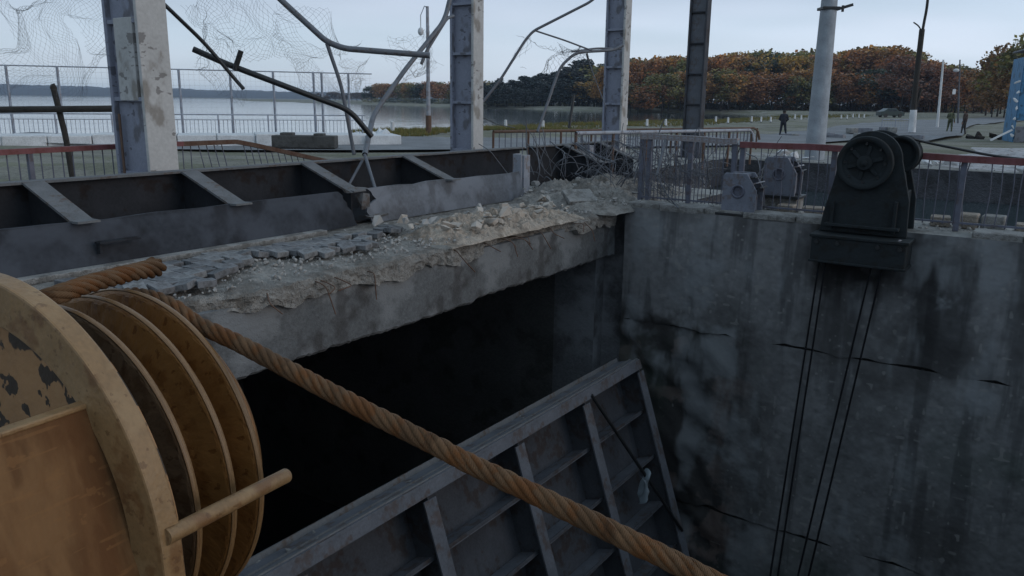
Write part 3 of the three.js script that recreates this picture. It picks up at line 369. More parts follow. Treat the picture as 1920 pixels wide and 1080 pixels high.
// ================================================================== ROPE SHEAVE BLOCK, near
const PSI = 28.2 * Math.PI / 180, SC = V(-1.14, 0.89, -2.31), SX = V(Math.cos(PSI), 0, Math.sin(PSI)), SZ = V(-Math.sin(PSI), 0, Math.cos(PSI));
const sw = (x, y, z) => V(SC.x + x * SX.x + z * SZ.x, SC.y + y, SC.z + x * SX.z + z * SZ.z);
{
  const t = thing('sheave_block', 'large yellow-brown rope sheave block with grooved discs and spotted cheek plate', 'sheave block', V(SC.x, 0, SC.z), -PSI), Y = SC.y;
  const lathe = (pts) => { const g = new THREE.LatheGeometry(pts.map((p) => new THREE.Vector2(p[0], p[1])), 128); const uv = g.attributes.uv; for (let i = 0; i < uv.count; i++) uv.setXY(i, uv.getX(i) * 3.1, uv.getY(i) * 0.5); g.rotateX(Math.PI / 2); return g.translate(0, Y, 0); };
  // each disc: a rounded rim and a groove falling away on its far side
  const disc = (z, R, w) => lathe([[0.1, z - w * 0.48], [R - 0.14, z - w * 0.48], [R - 0.135, z - w * 0.4], [R - 0.1, z - 0.018], [R - 0.02, z - 0.011], [R - 0.004, z - 0.008], [R, z], [R - 0.004, z + 0.008], [R - 0.02, z + 0.011], [R - 0.1, z + 0.018], [R - 0.135, z + w * 0.4], [R - 0.14, z + w * 0.48], [0.1, z + w * 0.48]]);
  obj('grooved_disc', disc(0, 0.5, 0.1), M.sheave, t); obj('grooved_disc', disc(0.1, 0.5, 0.1), M.sheave, t); obj('grooved_disc', disc(0.218, 0.5, 0.12), M.grease, t); for (const z of [0, 0.1, 0.218]) obj('worn_rim', lathe([[0.4955, z - 0.0085], [0.4995, z - 0.008], [0.5015, z], [0.4995, z + 0.008], [0.4955, z + 0.0085], [0.4955, z - 0.0085]]), M.wornRim, t.children.filter((c) => c.name === 'grooved_disc').at(z === 0 ? 0 : z === 0.1 ? 1 : 2)); obj('grooved_disc', lathe([[0.1, -0.1], [0.4, -0.1], [0.405, -0.09], [0.4, -0.07], [0.4, -0.05], [0.1, -0.05]]), M.sheave, t);
  obj('drum', lathe([[0.1, 0.27], [0.45, 0.27], [0.452, 0.3], [0.45, 0.352], [0.1, 0.352]]), M.girder, t);
  // cheek plate: an arch, with a raised rim
  const arch = (R, y0) => { const s = new THREE.Shape(); s.moveTo(-R - 0.1, y0); s.lineTo(R + 0.04, y0); s.lineTo(R, 0); s.absarc(0, 0, R, 0, Math.PI, false); s.lineTo(-R - 0.1, y0); return s; };
  const cheek = new THREE.ExtrudeGeometry(arch(0.6, -0.85), { depth: 0.035, bevelEnabled: false, curveSegments: 60 }).translate(0, Y, 0.352); obj('cheek_plate', uvBox(cheek), M.paintSpot, t);
  const rs = arch(0.618, -0.85), hole = new THREE.Path(); hole.moveTo(-0.62, -0.83); hole.lineTo(-0.52, 0); hole.absarc(0, 0, 0.515, Math.PI, 0, true); hole.lineTo(0.56, -0.83); hole.lineTo(-0.62, -0.83); rs.holes.push(hole);
  obj('rim_band', uvBox(new THREE.ExtrudeGeometry(rs, { depth: 0.045, bevelEnabled: true, bevelSize: 0.006, bevelThickness: 0.006, bevelSegments: 2, curveSegments: 70 }).translate(0, Y, 0.374)), M.rimPaint, t);
  // slanting bracket plate that stands out from the cheek towards the camera
  const pl = extr([[0.375, 0.352], [0.4, 0.352], [0.545, -0.07], [0.66, -0.6], [0.63, -0.6], [0.515, -0.07]], 0.9).translate(0, Y, 0.388); obj('bracket_plate', pl, M.paint, t);
  obj('bracket_edge', bx(0.034, 0.014, 0.9, 0.387, Y + 0.357, 0.838, 0.005), M.rimPaint, t);
  obj('bolt_stub', [cyl(V(0.5, Y - 0.02, 0.47), V(0.505, Y - 0.015, 0.56), 0.016, 0.014, 14)], M.rimPaint, t);
  const rod = obj('keeper_rod', [cyl(V(0.618, Y + 0.075, 0.41), V(0.588, Y + 0.043, -0.005), 0.0205, 0.0205, 20), new THREE.SphereGeometry(0.0206, 16, 10).scale(1, 1, 0.6).translate(0.588, Y + 0.043, -0.005).toNonIndexed()], M.rimPaint, t);
  obj('axle', [cyl(V(0, Y, -0.16), V(0, Y, 0.46), 0.09, 0.09, 24)], M.girder, t);
  obj('pedestal', [bx(1.5, 0.06, 1.3, 0, 0.03, 0.5), bx(0.12, 0.3, 1.2, -0.5, 0.2, 0.5), bx(0.12, 0.3, 1.2, 0.5, 0.2, 0.5)], M.girder, t);
}
function strandRope(name, label, ctrl, R, lay, n, material, segs, fray = 0) {
  const cv = new THREE.CatmullRomCurve3(ctrl, false, 'catmullrom', 0.3), L = cv.getLength(), t = thing(name, label, 'rope', ctrl[0].clone());
  const fr = []; let nrm = V(0, 1, 0); for (let i = 0; i <= segs; i++) { const p = cv.getPointAt(i / segs), tg = cv.getTangentAt(i / segs); nrm = nrm.clone().addScaledVector(tg, -nrm.dot(tg)).normalize(); fr.push([p, nrm.clone(), tg.clone().cross(nrm)]); }
  for (let s = 0; s < n; s++) {
    const pts = fr.map(([p, a, b], i) => { const q = (i / segs) * L, w = 2 * Math.PI * (s / n + q / lay + 0.05 * N1(q * 2.1, 3, 70)), k = R * (0.63 + 0.05 * N1(q * 5, s * 3.7, 71) + fray * Math.pow(Math.max(0, (i / segs - 0.8) / 0.2), 1.7) * (0.4 + 1.4 * hsh(s, 3, 7))); return p.clone().addScaledVector(a, Math.cos(w) * k).addScaledVector(b, Math.sin(w) * k).sub(ctrl[0]); });
    const c = new THREE.CatmullRomCurve3(pts), g = new THREE.TubeGeometry(c, segs, R * 0.42, 8), uv = g.attributes.uv; for (let i = 0; i < uv.count; i++) uv.setXY(i, uv.getX(i) * L, uv.getY(i) * 6.28 * R * 0.4);
    const cap = [g]; for (const e of [pts[0], pts[pts.length - 1]]) cap.push(new THREE.SphereGeometry(R * 0.42, 8, 6).translate(e.x, e.y, e.z)); obj('strand', cap.map((q) => q.toNonIndexed()), material, t);
  }
  const core = new THREE.TubeGeometry(new THREE.CatmullRomCurve3(fr.map((f) => f[0].clone().sub(ctrl[0]))), segs, R * 0.42, 6); obj('rope_core', core, material, t);
  return t;
}
{
  const arc = []; for (let k = 150; k >= 56; k -= 11) arc.push(sw(0.468 * Math.cos(k * Math.PI / 180), 0.468 * Math.sin(k * Math.PI / 180), -0.055));
  const s = arc[arc.length - 1], e = D(1345, 1092, 1.52), beyond = s.clone().lerp(e, 1.45), sag = (t, d) => s.clone().lerp(e, t).add(V(0, d, 0));
  strandRope('wire_rope', 'long rusty twisted wire rope running from the sheave across the pit', [...arc, sag(0.12, 0.004), sag(0.35, -0.006), sag(0.6, -0.01), sag(0.85, -0.004), beyond], 0.0245, 0.23, 6, M.rope, 520);
  strandRope('wire_rope', 'short rusty wire rope end lying behind the sheave on the slab side', [D(40, 576, 2.0), D(120, 548, 2.08), D(200, 523, 2.25), D(292, 501, 2.5)], 0.026, 0.24, 6, M.rope, 90, 0.4);
}
// ================================================================== HOIST STAND on the pit edge
{
  const t = pit('hoist_stand', 'black cast hoist stand with round wheel bolted to the pit wall edge', 'hoist', 4.5, 0, 0);
  const ca = -0.08, zc = -0.15;
  const side = (z0, z1) => { const s = new THREE.Shape(); s.moveTo(-0.68, -0.06); s.lineTo(0.62, -0.06); s.lineTo(0.6, 0.5); s.lineTo(0.44, 1.1); s.absarc(ca + 0.06, 1.1, 0.455, 0, Math.PI, false); s.lineTo(-0.53, 0.75); s.lineTo(-0.64, 0.25); s.lineTo(-0.68, -0.06); return uvBox(new THREE.ExtrudeGeometry(s, { depth: z1 - z0, bevelEnabled: true, bevelSize: 0.012, bevelThickness: 0.012, bevelSegments: 2, curveSegments: 24 }).translate(0, 0, z0)); };
  obj('cheek_plate', side(0.12, 0.17), M.hoist, t); obj('cheek_plate', side(-0.52, -0.47), M.hoist, t);
  obj('housing', [bx(1.12, 0.7, 0.58, -0.02, 0.29, -0.17, 0.02)], M.hoist, t);
  obj('front_rib', [bx(1.12, 0.05, 0.16, -0.03, 0.06, 0.26, 0.01), bx(0.05, 0.5, 0.1, 0.44, 0.24, 0.23, 0.01), bx(0.05, 0.45, 0.1, -0.5, 0.2, 0.23, 0.01)], M.hoist, t);
  const fr = obj('base_box', [bx(1.42, 0.42, 0.95, 0, -0.32, 0.09, 0.025)], M.hoist, t); obj('edge_bead', [bx(1.48, 0.05, 1.0, 0, -0.105, 0.09, 0.012), bx(1.46, 0.04, 0.98, 0, -0.52, 0.09, 0.012)], M.hoist, t);
  for (const x of [-0.62, -0.3, 0.3, 0.62]) obj('bolt', [cyl(V(x, -0.2, 0.57), V(x, -0.2, 0.6), 0.035, 0.035, 6)], M.black, t);
  const wheel = (x, y, z, R, d, name) => { const L = (p) => new THREE.LatheGeometry(p.map((q) => new THREE.Vector2(q[0], q[1])), 56).rotateX(Math.PI / 2).translate(x, y, z); const w = obj(name, L([[0.06, 0], [R * 0.62, 0], [R * 0.66, 0.03], [R * 0.78, 0.035], [R * 0.8, 0.08], [R * 0.97, 0.085], [R, 0.06], [R, -0.02], [R * 0.9, -0.06], [R * 0.88, -d + 0.06], [R, -d], [0.06, -d]]), M.hoist, t); if (name === 'drum') return; obj('hub', [L([[0.0, 0.11], [0.1, 0.11], [0.12, 0.09], [0.125, 0.0]]), L([[0, 0.14], [0.05, 0.14], [0.052, 0.1]])], M.hoist, w); const sp = []; for (let k = 0; k < 6; k++) { const g = bx(R * 0.5, 0.06, 0.035, R * 0.4, 0, 0.02, 0.01); g.rotateZ(k * Math.PI / 3 + 0.3); sp.push(g.translate(x, y, z)); } obj('spoke', sp, M.hoist, w); const bo = []; for (let k = 0; k < 8; k++) { const c = Math.cos(k * 0.785), s = Math.sin(k * 0.785); bo.push(cyl(V(x + c * R * 0.72, y + s * R * 0.72, z + 0.03), V(x + c * R * 0.72, y + s * R * 0.72, z + 0.06), 0.022, 0.022, 6)); } obj('bolt', bo, M.black, w); };
  wheel(ca, 1.07, 0.24, 0.42, 0.6, 'wheel'); wheel(0.33, 1.2, -0.22, 0.3, 0.28, 'drum'); { const hs = new THREE.Shape(); hs.moveTo(-0.55, 0.5); hs.lineTo(0.5, 0.5); hs.lineTo(0.4, 1.05); hs.absarc(ca + 0.06, 1.1, 0.39, 0, Math.PI, false); hs.lineTo(-0.46, 0.7); hs.lineTo(-0.55, 0.5); obj('hood', uvBox(new THREE.ExtrudeGeometry(hs, { depth: 0.58, bevelEnabled: false, curveSegments: 24 }).translate(0, 0, -0.468)), M.hoist, t); }
  obj('grease_rag', [lump(rng(12), [0.05, 0.03, 0.05], 10).translate(0.6, -0.08, 0.5)], M.pale, t);
  // the ropes that hang from it
  const hang = (a0, b0, px, py, label) => { const p = wor(a0, -0.5, b0), r = rayOf(px, py); const q = D(px, py, 10.6); const e = p.clone().lerp(q, 1.9); const o = obj('hoist_rope', [cyl(p, e, 0.015, 0.015, 8)], M.hoistRope); tag(o, label, 'rope', 'thin ropes hanging from the hoist'); };
  hang(3.92, 0.42, 1452, 1030, 'thin black rope hanging from the hoist, outermost towards the tilted gate'); hang(4.02, 0.42, 1466, 1030, 'thin black rope close beside the outermost one under the hoist'); hang(4.72, 0.42, 1508, 1030, 'thin black rope of the second pair, nearer the tilted gate'); hang(4.88, 0.42, 1528, 1030, 'thin black rope of the second pair, farther from the tilted gate');
}
// bearing brackets
{
  const mk = () => {
    const t = new THREE.Group(), s = new THREE.Shape(); s.moveTo(-0.3, 0.05); s.lineTo(0.29, 0.05); s.lineTo(0.3, 0.47); s.lineTo(0.12, 0.75); s.lineTo(-0.26, 0.75); s.lineTo(-0.3, 0.7); s.lineTo(-0.3, 0.05);
    const h = new THREE.Path(); h.absarc(-0.02, 0.44, 0.1, 0, Math.PI * 2, true); s.holes.push(h);
    const pl = (z) => uvBox(new THREE.ExtrudeGeometry(s, { depth: 0.04, bevelEnabled: true, bevelSize: 0.006, bevelThickness: 0.006, bevelSegments: 1, curveSegments: 24 }).translate(0, 0, z));
    obj('cheek_plate', pl(0.0), M.bearing, t); obj('cheek_plate', pl(-0.42), M.bearing, t); obj('spacer', [bx(0.5, 0.3, 0.37, -0.03, 0.22, -0.19), bx(0.3, 0.05, 0.37, -0.08, 0.71, -0.19)], M.bearing, t);
    obj('boss', [new THREE.TorusGeometry(0.105, 0.02, 8, 28).translate(-0.02, 0.44, 0.05), cyl(V(-0.02, 0.44, -0.4), V(-0.02, 0.44, 0.012), 0.095, 0.095, 20)], M.bar, t);
    const d = V(0.18, -0.28, 0).normalize(); for (const k of [0.1, 0.2, 0.3]) { const p = V(0.12, 0.75, 0).addScaledVector(d, k); obj('slot_bar', [bx(0.14, 0.022, 0.4, 0.02, 0, -0.19).rotateZ(0.35).translate(p.x, p.y, 0)], k === 0.2 ? M.pale : M.black, t); }
    obj('base_plate', bx(0.78, 0.05, 0.62, 0, 0.025, -0.2, 0.008), M.black, t); return t;
  };
  const t = mk(); t.name = numbered('bearing_bracket'); t.position.copy(wor(2.32, 0, -0.12)); t.rotation.y = -TH; scene.add(t); tag(t, 'blue-grey steel bearing bracket with round boss on the wall edge, nearer one', 'bracket', 'bearing brackets');
  const c2 = copyOf(t, wor(2.66, 0.24, -1.35), 'blue-grey steel bearing bracket standing behind the railing bars, farther one'); obj('plinth', bx(0.7, 0.24, 0.5, 0, -0.12, -0.2, 0.01), M.pier, c2);
}
// ================================================================== GATE LEAF tilted in the pit
{
  const t = pit('sluice_gate', 'fallen steel sluice gate leaf tilted in the pit with ribbed cells', 'gate', 0, 0, 0), Y0 = -2.6, dn = V(0.33, -1, 0).normalize(), nr = V(-0.95, -0.31, 0); // dn: down the face, nr: into the leaf
  const A = (s, n, b) => V(1.12 + dn.x * s + nr.x * n, Y0 + dn.y * s + nr.y * n, b);
  const quadBox = (s0, s1, n0, n1, b0, b1) => { const g = new THREE.BoxGeometry(1, 1, 1); const P = g.attributes.position; for (let i = 0; i < P.count; i++) { const p = A(P.getX(i) < 0 ? s0 : s1, P.getY(i) < 0 ? n0 : n1, P.getZ(i) < 0 ? b0 : b1); P.setXYZ(i, p.x, p.y, p.z); } g.computeVertexNormals(); return uvBox(g); };
  const b0 = 1.22, b1 = 10.2, len = 6.0;
  obj('top_beam', [quadBox(-0.02, 0.02, -0.06, 0.44, b0, b1)], M.gate, t); const tb = t.children[0];
  obj('edge_strip', [quadBox(-0.09, -0.021, 0.40, 0.43, b0, b1), quadBox(-0.045, -0.021, 0.12, 0.145, b0, b1), quadBox(-0.04, -0.021, -0.02, 0.02, b0, b1)], M.flange, tb);
  obj('face_lip', [quadBox(0.021, 0.15, -0.06, -0.04, b0, b1)], M.gate, tb);
  obj('skin_plate', [quadBox(0.021, len, 0.42, 0.44, b0, b1)], M.gateDark, t);
  for (const b of [9.2, 7.16, 5.2, 3.27, 1.28]) { obj('strut', [quadBox(0.2, len, -0.05, -0.025, b - 0.11, b + 0.11)], M.gate, t); obj('strut_web', [quadBox(0.021, len, -0.024, 0.418, b - 0.012, b + 0.012)], M.gateDark, t); }
  for (const s of [0.95, 1.8, 2.65, 3.5, 4.35, 5.2]) { obj('shelf', [quadBox(s - 0.012, s + 0.012, 0.1, 0.418, b0, b1)], M.gate, t); obj('shelf_flange', [quadBox(s - 0.06, s - 0.013, 0.08, 0.098, b0, b1)], M.gateDark, t); }
  const p = (px, py, d) => loc(D(px, py, d));
  const q0 = A(0.1, -0.07, 3.1), q1 = A(3.2, -0.1, 1.3); obj('tie_rod', [cyl(q0, q1, 0.03, 0.03, 8)], M.black, t);
  const r = rng(61), rg = lump(r, [0.06, 0.02, 0.05], 10); for (let i = 0; i < 18; i++) { const o = tag(obj('concrete_crumb', rg, M.pier), 'small pale crumb lying on the top beam of the fallen gate', 'crumb', 'crumbs on the gate beam'); const w = A(-0.03, 0.05 + 0.5 * r(), b0 + (b1 - b0) * r()); o.position.copy(wor(w.x, w.y, w.z)); o.rotation.y = r() * 6; o.scale.setScalar(0.35 + r()); }
  // scrap of pale cloth caught on the rod
  const P = [], I = [], n = 14; for (let i = 0; i <= n; i++) for (let j = 0; j <= n; j++) { const u = i / n, v = j / n; P.push((u - 0.5) * 0.24 * (1 - 0.45 * v) + 0.05 * Math.sin(v * 5 + u * 4), -v * 0.5 - 0.08 * Math.sin(u * 7), 0.07 * Math.sin(u * 9 + v * 3) + 0.05 * N1(u * 5, v * 5, 7)); if (i && j) { const k = i * (n + 1) + j; I.push(k, k - 1, k - n - 1, k - 1, k - n - 2, k - n - 1); } }
  const g = new THREE.BufferGeometry(); g.setAttribute('position', new THREE.Float32BufferAttribute(P, 3)); g.setIndex(I); g.computeVertexNormals(); const c = tag(obj('cloth_scrap', g, mat([0.2, 0.235, 0.26], { side: THREE.DoubleSide })), 'torn pale cloth scrap hanging from the rod inside the fallen gate', 'cloth'); const m = q0.clone().lerp(q1, 0.55); c.position.copy(wor(m.x + 0.03, m.y, m.z)); c.rotation.y = 0.5;
}
// ================================================================== RAILINGS
function railing(name, label, a0, a1, b, yTop, posts, step, opt = {}) {
  const t = pit(name, label, 'railing', a0, 0, b), L = a1 - a0, r = rng(opt.seed ?? 5), ty = (x) => yTop(a0 + x);
  const n = 14, hr = []; for (let i = 0; i < n; i++) { const x0 = L * i / n, x1 = L * (i + 1) / n; const k0 = 0.012 * N1(x0 * 3, 1, 55), k1 = 0.012 * N1(x1 * 3, 1, 55); hr.push(bar(V(x0, ty(x0) + k0, k0), V(x1 + 0.004, ty(x1) + k1, k1), 0.11, 0.035)); hr.push(bar(V(x0, ty(x0) + k0 - 0.053, 0.045 + k0), V(x1 + 0.004, ty(x1) + k1 - 0.053, 0.045 + k1), 0.016, 0.07)); }
  obj('top_rail', hr, opt.rail ?? M.red, t); obj('bottom_rail', [bar(V(0, 0.14, 0), V(L, 0.14, 0), 0.035, 0.03)], M.bar, t);
  for (const p of posts) obj('post', bx(0.09, ty(p - a0) - 0.06, 0.07, p - a0, (ty(p - a0) - 0.06) / 2, -0.02, 0.01), opt.post ?? M.bar, t);
  let k = 0; for (let x = step * 0.6; x < L; x += step) { const h = ty(x) - 0.05, bow = (r() - 0.5) * (r() < 0.2 ? 0.22 : 0.08); k++; if (r() < 0.05) continue; obj('bar', poly([V(x, 0.1, 0), V(x + bow, 0.1 + h * 0.5, bow * 0.4), V(x + (r() - 0.5) * 0.03, h, 0)], 0.009, 5), M.bar, t); }
  return t;
}
railing('railing', 'long railing with red top rail along the pit wall edge', 2.1, 10.4, -0.62, (a) => 1.3 - 0.025 * (a - 2.1) + 0.02 * Math.sin(a * 2) - 0.01 * Math.max(0, a - 5) , [2.15, 3.75, 5.72, 7.5, 9.3], 0.145, { seed: 6 });
railing('railing', 'short dense railing panel with grey rail at the pit corner left of the brackets', 0.1, 2.05, -0.62, (a) => 1.36 - 0.02 * a, [0.14, 0.3, 1.15, 2.0], 0.075, { seed: 7, rail: M.pale });
{ // railing with red rail behind the girder, bent down at its end
  const t = pit('railing', 'railing with dark red rail behind the girder, its end bent down', 'railing', -5.0, 0, 0), yz = (b) => b > 6.2 ? 1.21 - 0.01 * (b - 6) : b > 4.9 ? 1.2 : 1.2 - 0.22 * (4.9 - b);
  const top = []; for (let b = 13; b > 3.1; b -= 0.35) top.push(bar(V(0, yz(b), b), V(0, yz(b - 0.35), b - 0.352), 0.1, 0.075)); obj('top_rail', top.slice(0, 20), M.red, t); obj('bent_rail', top.slice(20), M.rust, t);
  const r = rng(17); for (let b = 12.9; b > 3.4; b -= 0.15) { const h = Math.max(0.2, yz(b)), lean = b < 5.8 ? -0.25 : 0; if (b < 7 && r() < 0.25) continue; obj('bar', cyl(V(0, 0.05, b + lean * (b < 5.8 ? 1 : 0)), V(0, h - 0.03, b), 0.009, 0.009, 5), M.bar, t); }
  for (const b of [12.6, 10.5, 8.4, 6.25]) obj('post', bx(0.07, yz(b), 0.07, 0, yz(b) / 2, b, 0.008), M.bar, t);
}
{ // far rails behind the corner
  const far = (label, p0, p1, p2, n, m, drop) => { const t = thing('railing', label, 'railing', p0.clone().setY(0)); const L = (p) => p.clone().sub(t.position); obj('top_rail', [poly([L(p0), L(p1), ...(p2 ? [L(p2)] : [])], 0.05, 6, 0.1)], m, t); for (let i = 0; i <= n; i++) { const p = p0.clone().lerp(p1, i / n), q = p.clone(); q.y = p.y - drop; if (i % 6 === 0) q.y = 0; const s = i % 6 === 0; obj(s ? 'post' : 'bar', [cyl(L(q), L(p), s ? 0.04 : 0.014, s ? 0.04 : 0.014, 5)], s ? M.rust : M.bar, t); } };
  far('low rusty brown railing behind the girder end, below the bent pipes', D(925, 247, 26), D(1420, 240, 36), D(1424, 262, 36), 60, M.rust, 0.75);
  far('second grey rail leaning over the corner beyond the rubble', D(1080, 250, 20), D(1410, 244, 27), D(1413, 264, 27), 36, M.pale, 0.7);
}
// ================================================================== BENT PIPES AND TORN WIRE NETTING
{
  const run = (name, label, cat, list) => { const first = list[0][1][0]; const t = thing(name, label, cat, D(...first)); list.forEach(([part, pts, r, m]) => obj(part, [poly(pts.map((p) => D(...p).sub(t.position)), r, 8, 0.25)], m, t)); return t; };
  run('bent_pipe', 'long grey pipe bent over from the top, ending beside the lamp post', 'pipe', [['pipe', [[505, -22, 14.6], [530, 3, 14.6], [612, 78, 14.6], [645, 91, 14.6], [806, 104, 14.8]], 0.052, M.pipeGrey], ['branch', [[613, 82, 14.6], [640, 160, 14.5], [664, 290, 14.3]], 0.034, M.pipe], ['brace', [[612, 78, 14.6], [560, 30, 14.9]], 0.02, M.pipe]]);
  run('bent_pipe', 'pair of bent pipes slanting down beside the second column to the rubble', 'pipe', [['pipe', [[846, -12, 17.4], [834, 38, 17.2], [760, 130, 16.4], [700, 215, 15.4], [684, 290, 14.2]], 0.05, M.pipeGrey], ['pipe', [[850, 30, 17.4], [838, 34, 17.2], [800, 95, 16.9], [790, 120, 16.8]], 0.034, M.pipeGrey], ['stub', [[684, 290, 14.2], [703, 353, 13.6]], 0.03, M.pipeGrey], ['stub', [[680, 300, 14.2], [655, 345, 13.8]], 0.025, M.pipeGrey]]);
  run('angle_bar', 'black twisted angle bar lying across the sky left of the second column', 'bar', [['bar', [[362, 92, 13.2], [420, 118, 13.3], [520, 156, 13.5], [600, 186, 13.8], [655, 206, 14], [697, 256, 14.2]], 0.048, M.black], ['cleat', [[440, 132, 13.3], [452, 95, 13.3]], 0.045, M.black]]);
  run('thin_bar', 'thin black bar slanting from the first column across the angle bar', 'bar', [['bar', [[295, -4, 12.2], [312, 12, 12.2], [385, 82, 12.8], [442, 150, 13.0], [457, 167, 13.0]], 0.03, M.black]]);
  run('bent_pipe', 'thin bent pipe arching left of the third column above the pines', 'pipe', [['pipe', [[1130, -18, 21.5], [1108, 3, 21.5], [1000, 58, 21.2], [985, 75, 21.1], [938, 150, 20.8], [905, 192, 20.5]], 0.034, M.pipe], ['brace', [[1005, 58, 21.2], [1060, 76, 21.6], [1110, 95, 22.2]], 0.022, M.pipe]]);
  run('bent_pipe', 'pale pipe curving down from the third column to the rusty railing', 'pipe', [['pipe', [[1168, 85, 23.4], [1150, 94, 23.3], [1080, 98, 22.8], [1050, 125, 22.6], [1028, 190, 22.3], [1008, 247, 22]], 0.04, M.pipeGrey], ['brace', [[1165, 92, 23.4], [1120, 90, 23.2], [1072, 97, 22.8]], 0.026, M.pipeGrey]]);
  run('thin_bar', 'black broken bar standing in front of the pines left of the third column', 'bar', [['bar', [[1100, 100, 22.8], [1103, 112, 22.8]], 0.03, M.black], ['stick', [[1076, 178, 22.4], [1067, 240, 22.2]], 0.04, M.black], ['wire', [[1103, 112, 22.8], [1122, 165, 22.6], [1138, 205, 22.4]], 0.012, M.pipeGrey]]);
  run('thin_bar', 'thin pale bar leaning against the dense corner railing', 'bar', [['bar', [[1248, 262, 15.6], [1232, 330, 15.2]], 0.03, M.pipeGrey], ['wire', [[1232, 330, 15.2], [1250, 365, 14.9], [1272, 390, 14.6]], 0.012, M.pipeGrey]]);
  run('thin_bar', 'pale bent strap hanging over the farther girder', 'bar', [['strap', [[1080, 268, 18.4], [1110, 288, 18.0], [1155, 306, 17.4]], 0.022, M.pipeGrey], ['strap', [[1150, 262, 17.8], [1180, 275, 17.4], [1200, 290, 17]], 0.016, M.pipeGrey]]);
  run('cable', 'black cable drooping from the second column to the rusty railing', 'cable', [['cable', [[905, 220, 19], [930, 232, 22], [965, 240, 25.5]], 0.014, M.black]]);
  run('cable', 'thick black cable running from behind the hoist over the red rail to the right', 'cable', [['cable', [[1696, 256, 13], [1740, 268, 13], [1800, 280, 12.8], [1860, 292, 12.6], [1960, 303, 12.2]], 0.02, M.black]]);
  const rt = rng(88); for (let i = 0; i < 96; i++) { const a0 = -2.8 + 4.8 * rt(), b0 = -2.8 + 2.6 * rt(), n = 4, pts = []; let p = V(a0, 0.25 + 0.2 * rt(), b0); const dir = V(rt() - 0.5, 0.3 + 0.7 * rt(), rt() - 0.5).normalize(); for (let k = 0; k < n; k++) { const q = wor(p.x, Math.max(0.08, p.y), p.z); pts.push(q); p = p.clone().addScaledVector(dir, 0.2 + 0.28 * rt()); dir.add(V(rt() - 0.5, (rt() - 0.72) * 1.1, rt() - 0.5)).normalize(); } const o = pts[0].clone(), m = obj('bent_rod', poly(pts.map((q) => q.clone().sub(o)), 0.006 + 0.012 * rt() * rt(), 5, 0.12), i % 3 ? M.pipe : M.pipeGrey); m.position.copy(o); tag(m, 'thin bent rod in the tangle between corner rubble and dense railing', 'rod', 'bent rods in the corner tangle'); }
  // netting: real thin wires, knotted in diamonds
  const net = (label, c, nu, nv, seed, tear, rad = 0.0016) => { // c: four corners (pixel, pixel, distance)
    const q = c.map((p) => D(...p)), at = (u, v) => { const p = q[0].clone().multiplyScalar((1 - u) * (1 - v)).addScaledVector(q[1], u * (1 - v)).addScaledVector(q[2], u * v).addScaledVector(q[3], (1 - u) * v); const s = 0.3; p.x += s * N1(u * 3, v * 3, seed); p.y += s * N1(u * 3, v * 3, seed + 1) - 0.1 * Math.sin(u * 3.1); p.z += s * 2 * N1(u * 2.5, v * 2.5, seed + 2); p.x += 0.07 * N1(u * 11, v * 11, seed + 3); p.y += 0.07 * N1(u * 11, v * 11, seed + 4); return p; };
    const o = at(0, 0), geos = []; const wire = (f) => { let seg = []; const flush = () => { if (seg.length > 2) geos.push(new THREE.TubeGeometry(new THREE.CatmullRomCurve3(seg), Math.min(40, seg.length * 2), rad, 3).toNonIndexed()); seg = []; }; for (let k = 0; k <= 26; k++) { const [u, v] = f(k / 26); if (u < 0 || u > 1 || v < 0 || v > 1 || N1(u * 4 + 9, v * 4, seed + 5) < tear) { flush(); continue; } seg.push(at(u, v).sub(o)); } flush(); };
    for (let i = -nv; i < nu; i++) { wire((t) => [(i + t * nv) / nu, t]); wire((t) => [(i + nv - t * nv) / nu, t]); }
    const m = obj('wire_netting', geos, M.pipe); m.position.copy(o); tag(m, label, 'netting');
  };
  net('faint torn wire netting against the sky left of the first column', [[-30, -20, 12.6], [215, -20, 12.4], [215, 130, 12.4], [-30, 200, 12.6]], 34, 22, 401, -0.8, 0.0012);
  net('crumpled wire netting hanging round the black angle bar', [[358, 30, 13.2], [540, -10, 13.6], [560, 150, 13.6], [362, 150, 13.2]], 26, 20, 411, -0.4);
  net('torn wire netting under the long bent pipe', [[540, 10, 14.6], [700, 80, 14.8], [690, 170, 14.8], [520, 160, 14.2]], 26, 20, 421, -0.35);
  net('small bunch of wire netting at the junction of pipes by the lamp post', [[740, 70, 15.6], [830, 80, 15.8], [815, 135, 15.8], [735, 130, 15.6]], 14, 9, 431, -0.5);
  net('torn wire netting below the arched pipe above the pines', [[990, 70, 21.3], [1110, 90, 22.3], [1080, 130, 22.3], [960, 120, 21]], 22, 10, 441, 0.05, 0.003);
  net('tangled wire netting draped over the farther girder', [[1085, 268, 18.2], [1205, 255, 17], [1205, 345, 16.4], [1080, 335, 17.5]], 26, 18, 451, -0.5, 0.0035);
  net('wire netting bunched against the corner railing', [[1225, 262, 15.4], [1330, 268, 15.2], [1310, 372, 14.9], [1222, 362, 15.1]], 22, 20, 461, -0.3, 0.003);
}
